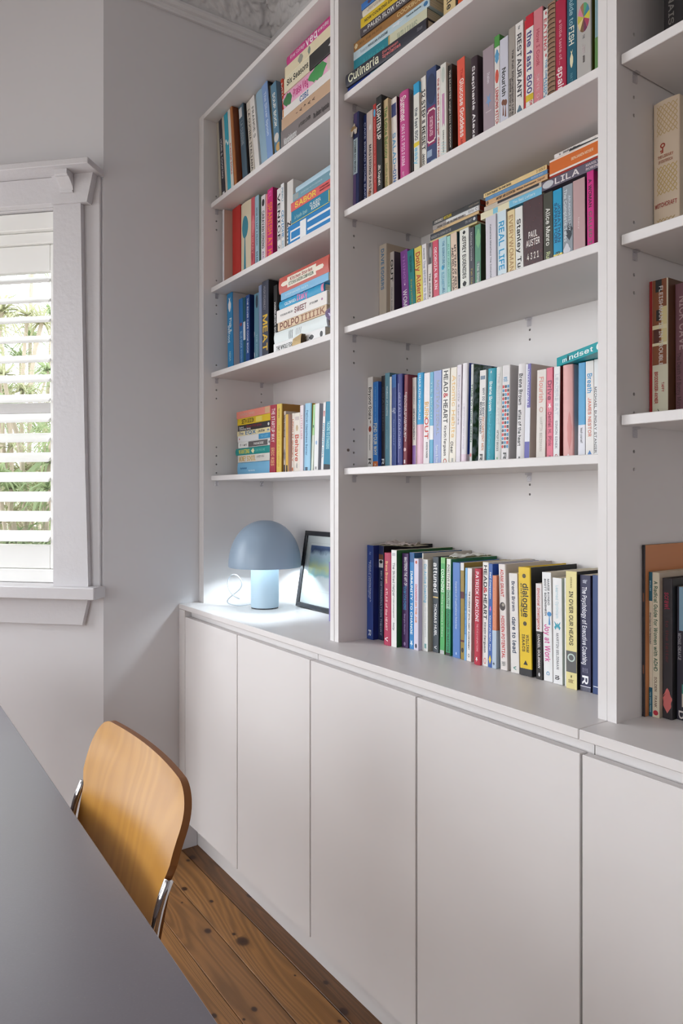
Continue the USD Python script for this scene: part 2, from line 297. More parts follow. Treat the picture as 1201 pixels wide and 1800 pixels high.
def shrub(x, y, h, n, mi, seed, label):
    sc_ = max(1.0, h / 3.6)
    r = np.random.default_rng(seed); p = thing('strappy_shrub', label, 'shrub', (x, y, -.3)); V, Fc, W, G = [], [], [], []
    for i in range(9):
        a = r.uniform(0, 6.28); l = h * r.uniform(.5, .95); pts = [np.array([0, 0, 0.])]
        for k in range(5): pts.append(pts[-1] + np.array([math.cos(a) * .045 * sc_ ** 3, math.sin(a) * .045 * sc_ ** 3, l / 5]) + r.normal(0, .03, 3))
        part(p, 'branch', tube(spline(pts, 14), .011 + .008 * r.random(), 6), BARK); G.append(pts)
    for i in range(n):
        pts = G[r.integers(len(G))]; o = pts[r.integers(1, len(pts))]; a = r.uniform(0, 6.28); l = r.uniform(.2, .42) * sc_; up = r.uniform(.1, 1.0); wd = r.uniform(.007, .015)
        d = np.array([math.cos(a), math.sin(a), 0]); s_ = np.array([-math.sin(a), math.cos(a), 0]); b0 = len(V)
        for k, f in enumerate((0, .35, .7, 1)):
            c = o + d * l * f * (1 - .3 * up) + np.array([0, 0, l * (up * f - .75 * f * f)]); w_ = wd * (1 - f) ** .5
            V += [c - s_ * w_, c + s_ * w_]
            if k: q = b0 + 2 * k; Fc += [(q - 2, q - 1, q + 1), (q - 2, q + 1, q)]
    part(p, 'foliage', trimesh.Trimesh(np.array(V), np.array(Fc), process=False), LEAF[mi], kind='stuff')
BARK = painted('bark', (186, 172, 156), .9, .6, 60.0)
k_ = 0
for (x, y, h, n, mi, lb) in ((-1.9, .0, 2.5, 1500, 0, 'green strappy shrub closest to the window outside'), (-2.9, -.75, 2.8, 1100, 1, 'taller olive leaved shrub outside the window'), (-2.75, .8, 3.1, 1600, 0, 'tall green shrub left of the dry straw one outside'),
                             (-3.55, .1, 3.4, 1900, 1, 'large olive shrub in the middle of the garden outside'), (-5.6, .6, 4.6, 2600, 0, 'tallest dense green shrub farthest back by the garden wall'), (-1.75, 1.25, 2.4, 500, 2, 'dry straw shrub at the far right outside')):
    k_ += 1; shrub(x, y, h, n, mi, 100 + k_, lb)

# ------------------------------------------------------------------ base cabinets, worktops
YD = .0012
TOPZ0, TOPZ1 = .8838, .9018
def cabinet(x0, x1, doors, label, fill=None):
    p = thing('base_cabinet', label, 'cabinet', group='white base cabinets under the worktop')
    part(p, 'carcass', cat(bx(x0 + .001, x0 + .019, YD + .02, .37, .12, .84), bx(x1 - .019, x1 - .001, YD + .02, .37, .12, .84), bx(x0 + .019, x1 - .019, YD + .02, .37, .12, .138), bx(x0 + .019, x1 - .019, .36, .37, .138, .84),
        bx(x0 + .001, x1 - .001, .026, .044, .80, TOPZ0 - .001)), LAM)
    for (a, b_) in doors: part(p, 'door', cbx(a + .0022, b_ - .0022, YD, YD + .0185, .1213, .8602, .0012), LAM)
    if fill: part(p, 'filler_panel', cat(cbx(fill[0], fill[1], YD, YD + .02, .1213, TOPZ0 - .001, .001), bx(fill[0], fill[1], YD + .02, .026, .8, TOPZ0 - .001)), LAM)
cabinet(.0545, .9031, ((.0545, .4734), (.4734, .9031)), 'white handleless base cabinet under the lamp, beside the end wall', (.001, .0530))
cabinet(.9031, 1.7675, ((.9031, 1.3334), (1.3334, 1.7580)), 'middle white handleless base cabinet with the two widest visible doors')
cabinet(1.7675, 2.62, ((1.7580, 2.19), (2.19, 2.62)), 'white handleless base cabinet at the right edge of the view')
solo('kickboard', bx(.001, 2.62, .0672, .085, .001, .12), LAM, 'long white kickboard running under the cabinets at floor level', 'kickboard')
solo('worktop', cbx(.0005, 1.7536, 0, .399, TOPZ0, TOPZ1, .0015), LAMTOP, 'long white worktop carrying the lamp and coaching books', 'worktop')
solo('worktop', cbx(1.7544, 2.62, 0, .399, TOPZ0, TOPZ1, .0015), LAMTOP, 'short white worktop right of the seam, under the right bay', 'worktop')

# ------------------------------------------------------------------ bookcases
YU, YBK = .08, .375
SZ = {'A': 2.3885, 'B': 2.0735, 'C': 1.757, 'D': 1.3735}
TOPP = 2.6945
def holes(x, zs, into):
    """Cutters for 5 mm peg holes drilled into a panel face at x."""
    ms = []
    for y in (.1316, .322):
        for z in zs:
            c = manifold3d.Manifold.cylinder(.026, .0031, .0031, 12).rotate((0, 90, 0)).translate((x - .013, y, z)); ms.append(c)
    return manifold3d.Manifold.batch_boolean(ms, manifold3d.OpType.Add)
def panel(x0, x1, zs, face):
    p = manifold3d.Manifold.cube((x1 - x0, YBK - YU, TOPP + .018 - TOPZ1)).translate((x0, YU, TOPZ1))
    for f in face: p = p - holes(f, zs, 1)
    return p
HZ = []
for z in (SZ['A'], SZ['B'], SZ['C']): HZ += [z + .031, z - .062, z - .094]
HZ += [SZ['D'] + d for d in (.011, .043, .075, .107)]
BACKH = manifold3d.Manifold
def bookcase(x0, x1, shelves, ysh, label, left_fill=None, bigX=None):
    """x0..x1: inside faces."""
    p = thing('bookcase', label, 'bookcase', group='white bookcase bays on the worktop')
    zs = HZ if bigX is None else bigX
    part(p, 'side_panel', panel(x0 - .0185, x0, zs, (x0,)), LAM); part(p, 'side_panel', panel(x1, x1 + .0185, zs, (x1,)), LAM)
    part(p, 'top_panel', cbx(x0 + .0003, x1 - .0003, YU, YBK, TOPP, TOPP + .018, .0008), LAM)
    xm = (x0 + x1) / 2
    bk = manifold3d.Manifold.cube((x1 - x0, .012, TOPP - TOPZ1)).translate((x0, YBK, TOPZ1))
    cut = [manifold3d.Manifold.cylinder(.02, .0032, .0032, 12).rotate((90, 0, 0)).translate((xm, YBK + .010, z + q)) for z in (SZ['C'], SZ['D']) for q in (-.048, -.072)]
    part(p, 'back_panel', bk - manifold3d.Manifold.batch_boolean(cut, manifold3d.OpType.Add), LAM)
    for z in shelves:
        part(p, 'shelf', cbx(x0 + .0012, x1 - .0012, ysh, YBK - .0005, z - .018, z, .0012), LAM)
        zz = z - .018
        for y in (.1316, .322):
            for sx, xf in ((1, x0), (-1, x1)):
                a, b_ = sorted((xf + sx * .0004, xf + sx * .009)); c, d = sorted((xf + sx * .0004, xf + sx * .0035))
                part(p, 'shelf_peg', cat(cbx(a, b_, y - .006, y + .006, zz - .005, zz - .0006, .0008), cbx(c, d, y - .006, y + .006, zz - .02, zz - .0052, .0008)), CLEAR)
        if z == SZ['D'] or z == SZ['C']:
            part(p, 'shelf_peg', cat(cbx(xm - .008, xm + .008, YBK - .010, YBK - .0004, zz - .006, zz - .0006, .001), cbx(xm - .006, xm + .006, YBK - .005, YBK - .0004, zz - .022, zz - .0062, .001)), CLEAR)
    if left_fill: part(p, 'filler_panel', cbx(left_fill[0], left_fill[1], YU, YU + .018, TOPZ1, TOPP + .018, .0008), LAM)
    return p
bookcase(.0425, .8817, (SZ['A'], SZ['B'], SZ['C'], SZ['D']), .1095, 'narrow left bookcase bay with the mushroom lamp at its foot', (.0015, .0232))
b2 = bookcase(.9215, 1.7350, (SZ['A'], SZ['B'], SZ['C'], SZ['D']), .0975, 'middle bookcase bay, the fullest, above the worktop seam')
part(b2, 'screw_cover', remap(lathe([(0, 0), (.004, 0), (.004, .0012), (0, .0018)], 16), lambda v: np.stack([.9215 + v[:, 2], .112 + v[:, 0], 1.423 + v[:, 1]], 1)), plain((120, 104, 96), .6))
B3 = [2.38 + .31]
bookcase(1.7725, 2.595, (2.38, 2.068, 1.7526, 1.4385), .0912, 'right bookcase bay, cut off by the edge of the photo', None,
         [2.068 + d for d in (.05, -.062, -.094)] + [1.7526 + d for d in (.031, -.062, -.094)] + [1.4385 + d for d in (.006, .04, -.062, -.094)])

# ------------------------------------------------------------------ lettering and marks for the books
GLY = {}
def glyph(ch):
    if ch not in GLY:
        try:
            m = meshkit.text_mesh(ch, 1.0, 1.0, True); v = np.asarray(m.vertices); f = np.asarray(m.faces)
            keep = ~(np.abs(v[f][:, :, 2]).max(1) < .01)               # the hidden back faces
            m = trimesh.Trimesh(v, f[keep], process=False); x0 = v[:, 0].min(); m.apply_translation((-x0, 0, 0)); GLY[ch] = (m, float(v[:, 0].max() - x0))
        except Exception: GLY[ch] = (None, .3)
    return GLY[ch]
def words(txt):
    """(mesh with capitals 1 high, width)"""
    x = 0; ms = []
    for ch in txt:
        if ch == ' ': x += .42; continue
        g, w = glyph(ch)
        if g is not None: q = g.copy(); q.apply_translation((x, 0, 0)); ms.append(q)
        x += w + .13
    return trimesh.util.concatenate(ms), x - .13
def ngon(n, r=.5, ph=0): return Polygon([(r * math.cos(ph + 2 * math.pi * k / n), r * math.sin(ph + 2 * math.pi * k / n)) for k in range(n)])
def shape(k):
    """Outline in a unit box centred on 0, u along the spine from head to tail, v across."""
    P = Polygon
    if k == 'circle': return ngon(22)
    if k == 'ring': return ngon(22).difference(ngon(22, .34))
    if k == 'diamond': return ngon(4)
    if k == 'triangle': return P([(-.5, 0), (.5, -.5), (.5, .5)])
    if k == 'star': return P([((.5 if q % 2 == 0 else .2) * math.cos(q * math.pi / 5), (.5 if q % 2 == 0 else .2) * math.sin(q * math.pi / 5)) for q in range(10)])
    if k == 'leaf': t = np.linspace(0, 1, 14); return P([(a - .5, .5 * math.sin(math.pi * a) ** .8 * (1 + .15 * math.sin(a * 19))) for a in t] + [(a - .5, -.5 * math.sin(math.pi * a) ** .9 * (1 + .15 * math.cos(a * 17))) for a in t[::-1][1:-1]])
    if k == 'drop': return P([(-.5, 0)] + [(.15 + .35 * math.cos(a), .5 * math.sin(a)) for a in np.linspace(2.3, -2.3, 16)])
    if k == 'fish': return P([(-.5, -.3), (-.38, 0), (-.5, .3), (-.3, .1), (-.05, .42), (.2, .4), (.42, .18), (.5, 0), (.42, -.2), (.2, -.4), (-.05, -.42), (-.3, -.1)])
    if k == 'spoon': return unary_union([affinity.scale(ngon(22), .36, .9), sbox(-.1, -.1, .8, .1), affinity.translate(affinity.scale(ngon(12), .3, .25), .75, 0)]).buffer(0) if False else unary_union([affinity.translate(affinity.scale(ngon(22), .36, .95), -.32, 0), P([(-.16, -.06), (.5, -.2), (.5, .2), (-.16, .06)])])
    if k == 'wave': t = np.linspace(-.5, .5, 15); return P([(.25 * math.sin(a * 6) + .18, a) for a in t] + [(.25 * math.sin(a * 6) - .12, a) for a in t[::-1]])
    if k == 'pin': return unary_union([sbox(-.36, -.5, .34, .5), sbox(-.48, -.2, .5, .2), affinity.translate(affinity.scale(ngon(14), .2, .44), -.42, 0), affinity.translate(affinity.scale(ngon(14), .2, .44), .42, 0)])
    if k == 'plate': return sbox(-.5, -.5, .5, .5).difference(unary_union([affinity.translate(affinity.scale(ngon(14), .12, .36), a, b_) for a in (-.5, .5) for b_ in (-.5, .5)]))
    if k == 'ribbon': return P([(-.5, -.5), (.5, -.5), (.38, 0), (.5, .5), (-.5, .5)])
    if k == 'stripes': return unary_union([P([(a, -.5), (a + .025, -.5), (a + .105, .5), (a + .08, .5)]) for a in np.linspace(-.5, .39, 11)])
    if k == 'butterfly': return unary_union([P([(-.5, .5), (-.1, .06), (.1, .06), (.5, .32), (.2, .5), (0, .3)]), P([(-.5, -.5), (-.1, -.06), (.1, -.06), (.5, -.32), (.2, -.5), (0, -.3)]), sbox(-.3, -.06, .3, .06)])
    if k == 'lattice': 
        fr = sbox(-.5, -.5, .5, .5); return unary_union([LineString([(-1 + a, -1), (1 + a, 1)]).buffer(.016, cap_style=2) for a in np.linspace(-1, 1, 11)] + [LineString([(-1 + a, 1), (1 + a, -1)]).buffer(.016, cap_style=2) for a in np.linspace(-1, 1, 11)]).intersection(fr)
    if k == 'key': return unary_union([affinity.translate(affinity.scale(ngon(16).difference(ngon(16, .26)), .5, 1), -.25, 0), sbox(-.05, -.12, .5, .12), sbox(.2, -.5, .32, 0), sbox(.4, -.4, .5, 0)])
    if k == 'bird': return P([(-.5, -.5), (.0, -.1), (-.1, .5), (.1, .05), (.5, 0), (.1, -.2)])
    if k == 'zig': return P([(-.5, -.2), (-.3, .4), (-.2, -.1), (0, .5), (.1, -.2), (.3, .3), (.5, -.3), (.2, -.5), (-.1, -.4)])
    return ngon(4)
SHP = {}
EPS = .00018; LIFT = .00028
def build_book(B):
    (row, k, lying, x, y, z, t, h, d, lean, yaw, col, side, pages, E, label, grp, nm) = B
    t, h, d = t / 1000, h / 1000, d / 1000
    a = math.radians(lean)
    # local frame: x across the spine, y into the shelf, z up the spine
    if lying:
        M = Gf.Matrix4d().SetRotate(Gf.Rotation(Gf.Vec3d(0, 1, 0), -90))        # z -> -x, x -> z
        x = x + (d * 1000 * math.sin(math.radians(yaw)) if yaw > 0 else 0); M = M * Gf.Matrix4d().SetTranslate(Gf.Vec3d(h, 0, .0003)) * Gf.Matrix4d().SetRotate(Gf.Rotation(Gf.Vec3d(0, 0, 1), yaw)) * Gf.Matrix4d().SetTranslate(Gf.Vec3d(x / 1000, y / 1000, z / 1000))
    else:
        px = t if lean > 0 else 0
        M = Gf.Matrix4d().SetTranslate(Gf.Vec3d(-px, 0, 0)) * Gf.Matrix4d().SetRotate(Gf.Rotation(Gf.Vec3d(0, 1, 0), lean)) * Gf.Matrix4d().SetTranslate(Gf.Vec3d(px, 0, 0)) * Gf.Matrix4d().SetRotate(Gf.Rotation(Gf.Vec3d(0, 0, 1), yaw)) * Gf.Matrix4d().SetTranslate(Gf.Vec3d(x / 1000, y / 1000, z / 1000 + .0004))
    p = thing(nm, label, 'book' if 'book' in nm else nm.replace('_', ' '), group=grp, mat=M)
    c = min({'p': .0007, 'f': .0024, 'h': .0024}[k], t * .2); bulge = min(.0035, t * .12) if k == 'h' else 0; r = min(.0009 if k == 'p' else .0015, t * .2)
    def sy(xx):
        """The spine's surface at xx across."""
        q = np.clip(np.asarray(xx) / t * 2 - 1, -1, 1)
        return bulge * q * q + np.maximum(0, (np.abs(q) - 1) * t / 2 + r) ** 2 / max(r, 1e-6) * .6
    xs = np.unique(np.concatenate([np.linspace(0, t, 9), [r * .5, r, t - r, t - r * .5]])); spine = [(q, float(sy(q))) for q in xs]
    ov = .003 if k != 'p' else 0
    def prof(o):
        out = [(0 - o, d)] + [(q + (-o if i == 0 else o if i == len(spine) - 1 else 0), w - o) for i, (q, w) in enumerate(spine)] + [(t + o, d)]
        return out
    outer = prof(0)
    cm = mottled(*col[1:]) if isinstance(col[0], str) else plain(col, .42 if k == 'p' else .5)
    ri = c + bulge + r
    xfront = t if side is None else t - c
    shell = Polygon(outer + [(t - c, d), (t - c, ri), (c, ri), (c, d)])
    if side is not None:
        fr = sbox(t - c, ri, t + .001, d + .001); shell = shell.difference(fr)
    cov = part(p, 'cover', ex(shell, h), cm, smooth=35)
    if side is not None:
        sm = mottled(*side[1:]) if isinstance(side[0], str) else plain(side, .42)
        part(p, 'front_cover', bx(t - c, t, ri, d, 0, h), sm)
    pg = PAGES if pages is None else plain(pages, .8)
    part(p, 'page_block', bx(c + .0001, t - c - .0001, ri, d - (.004 if k != 'p' else .0002), ov + (.0003 if k == 'p' else 0), h - ov - (.0003 if k == 'p' else 0)), pg)
    lay = [0]
    def on_spine(poly_mesh):
        """u along the spine from its head, v across from the middle, w outwards."""
        def fn(v):
            xx = np.clip(t / 2 + v[:, 1], .00005, t - .00005); return np.stack([xx, sy(xx) - EPS * 0 - v[:, 2], h - v[:, 0]], 1)
        return remap(poly_mesh, fn)
    for e in E:
        lay[0] += 1; lift = .00012 + .00006 * lay[0]
        if e[0] == 'T':
            _, txt, f0, f1, s, o, cc = e
            if f1 <= f0: continue
            if f1 > .99: f1 = .99
            m, w = words(txt); L_ = (f1 - f0) * h; sc = s * t
            if k == 'h' and s > .24: m = m.subdivide_to_size(.2 / s, max_iter=12)
            m = remap(m, lambda v: np.stack([v[:, 0] / w * L_ + f0 * h, (v[:, 1] - .5) * sc + o * t, lift + v[:, 2] * .00015], 1))
            part(cov, 'lettering', on_spine(m), plain(cc, .5))
        elif e[0] == 'H':
            _, txt, f0, f1, wf, cc = e
            m, w = words(txt); W_ = wf * t; hh = (f1 - f0) * h
            m = remap(m, lambda v: np.stack([f1 * h - v[:, 1] * hh, (v[:, 0] / w - .5) * W_, lift + v[:, 2] * .00015], 1))
            part(cov, 'lettering', on_spine(m), plain(cc, .5))
        elif e[0] == 'B':
            _, f0, f1, cc = e
            o = .00012 + .00004 * lay[0]; pr = prof(o); ring = Polygon(pr + [(t + o * .1, d), (t - .0002, ri), (.0002, ri), (-o * .1, d)]).buffer(0)
            m = ex(ring, max((f1 - f0) * h, .0006)); m.apply_translation((0, 0, h - max(f1 * h, f0 * h + .0006) if f1 < 1 else 0)); part(cov, 'colour_band', m, plain(cc, .42), smooth=35)
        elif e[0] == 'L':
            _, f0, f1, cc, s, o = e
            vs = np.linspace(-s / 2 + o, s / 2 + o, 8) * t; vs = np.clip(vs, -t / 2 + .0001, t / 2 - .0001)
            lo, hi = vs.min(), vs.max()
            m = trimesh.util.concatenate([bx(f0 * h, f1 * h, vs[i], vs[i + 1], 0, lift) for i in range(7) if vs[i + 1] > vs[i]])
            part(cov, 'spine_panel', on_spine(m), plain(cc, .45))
        elif e[0] == 'M':
            _, kk, f0, f1, s, o, cc = e
            L_ = (f1 - f0) * h; u0 = (f0 + f1) / 2 * h
            if kk == 'wheel':
                cols = [(110, 50, 80), (170, 60, 90), (200, 190, 60), (60, 130, 150), (90, 160, 110), (150, 110, 80), (210, 130, 150), (190, 180, 70), (220, 200, 140), (120, 90, 60)]
                for q in range(10):
                    sec = Polygon([(0, 0)] + [(.5 * math.cos(w_), .5 * math.sin(w_)) for w_ in np.linspace(q * .628, q * .628 + .6, 5)])
                    part(cov, 'emblem', on_spine(remap(ex(sec, 1), lambda v: np.stack([v[:, 0] * L_ + u0, v[:, 1] * s * t + o * t, v[:, 2] * lift], 1))), plain(cols[q], .5))
                continue
            if kk not in SHP: SHP[kk] = ex(shape(kk), 1.0)
            m = remap(SHP[kk].subdivide_to_size(.22) if k == 'h' else SHP[kk], lambda v: np.stack([v[:, 0] * L_ + u0, np.clip(v[:, 1] * s * t + o * t, -t / 2 + .0001, t / 2 - .0001), v[:, 2] * lift], 1))
            part(cov, 'emblem', on_spine(m), plain(cc, .5))
        elif e[0] == 'DOTS':
            cols = [(200, 60, 60), (70, 140, 180), (60, 60, 72)]; n = 16
            for a_ in range(n):
                for b_ in range(3):
                    q = cols[(a_ + b_ * 2) % 3]; sq = ngon(12) if (a_ + b_) % 2 else sbox(-.45, -.45, .45, .45)
                    u0 = (.22 + .66 * a_ / n) * h; v0 = (b_ - 1) * .31 * t
                    part(cov, 'emblem', on_spine(remap(ex(sq, 1), lambda v: np.stack([v[:, 0] * .034 * h + u0, v[:, 1] * .28 * t + v0, v[:, 2] * lift], 1))), plain(q, .5))
        elif e[0] == 'SPECK':
            r_ = np.random.default_rng(5); ms = []
            for q in range(150):
                u0 = h * (.015 + .96 * (r_.random() ** .45 if q % 3 else r_.random())); v0 = (r_.random() - .5) * t * .94; s_ = r_.uniform(.0005, .0016)
                ms.append(remap(ex(ngon(5), 1), lambda v: np.stack([v[:, 0] * s_ * 1.6 + u0, v[:, 1] * s_ + v0, v[:, 2] * lift], 1)))
            part(cov, 'speckle', on_spine(cat(*ms)), plain(e[1], .5), kind='stuff')
        elif e[0] == 'COIL':
            for q in range(24):
                w_ = np.linspace(0, 2 * math.pi, 13)[:-1]; zc = h * (.03 + .94 * q / 23)
                part(cov, 'wire_loop', tube(np.stack([t / 2 + (t / 2 + .0005) * np.cos(w_), .002 + .006 * np.sin(w_), np.full(12, zc) + .001 * np.cos(w_)], 1), .0007, 5), plain((70, 60, 56), .3, .5, .8))
    return p

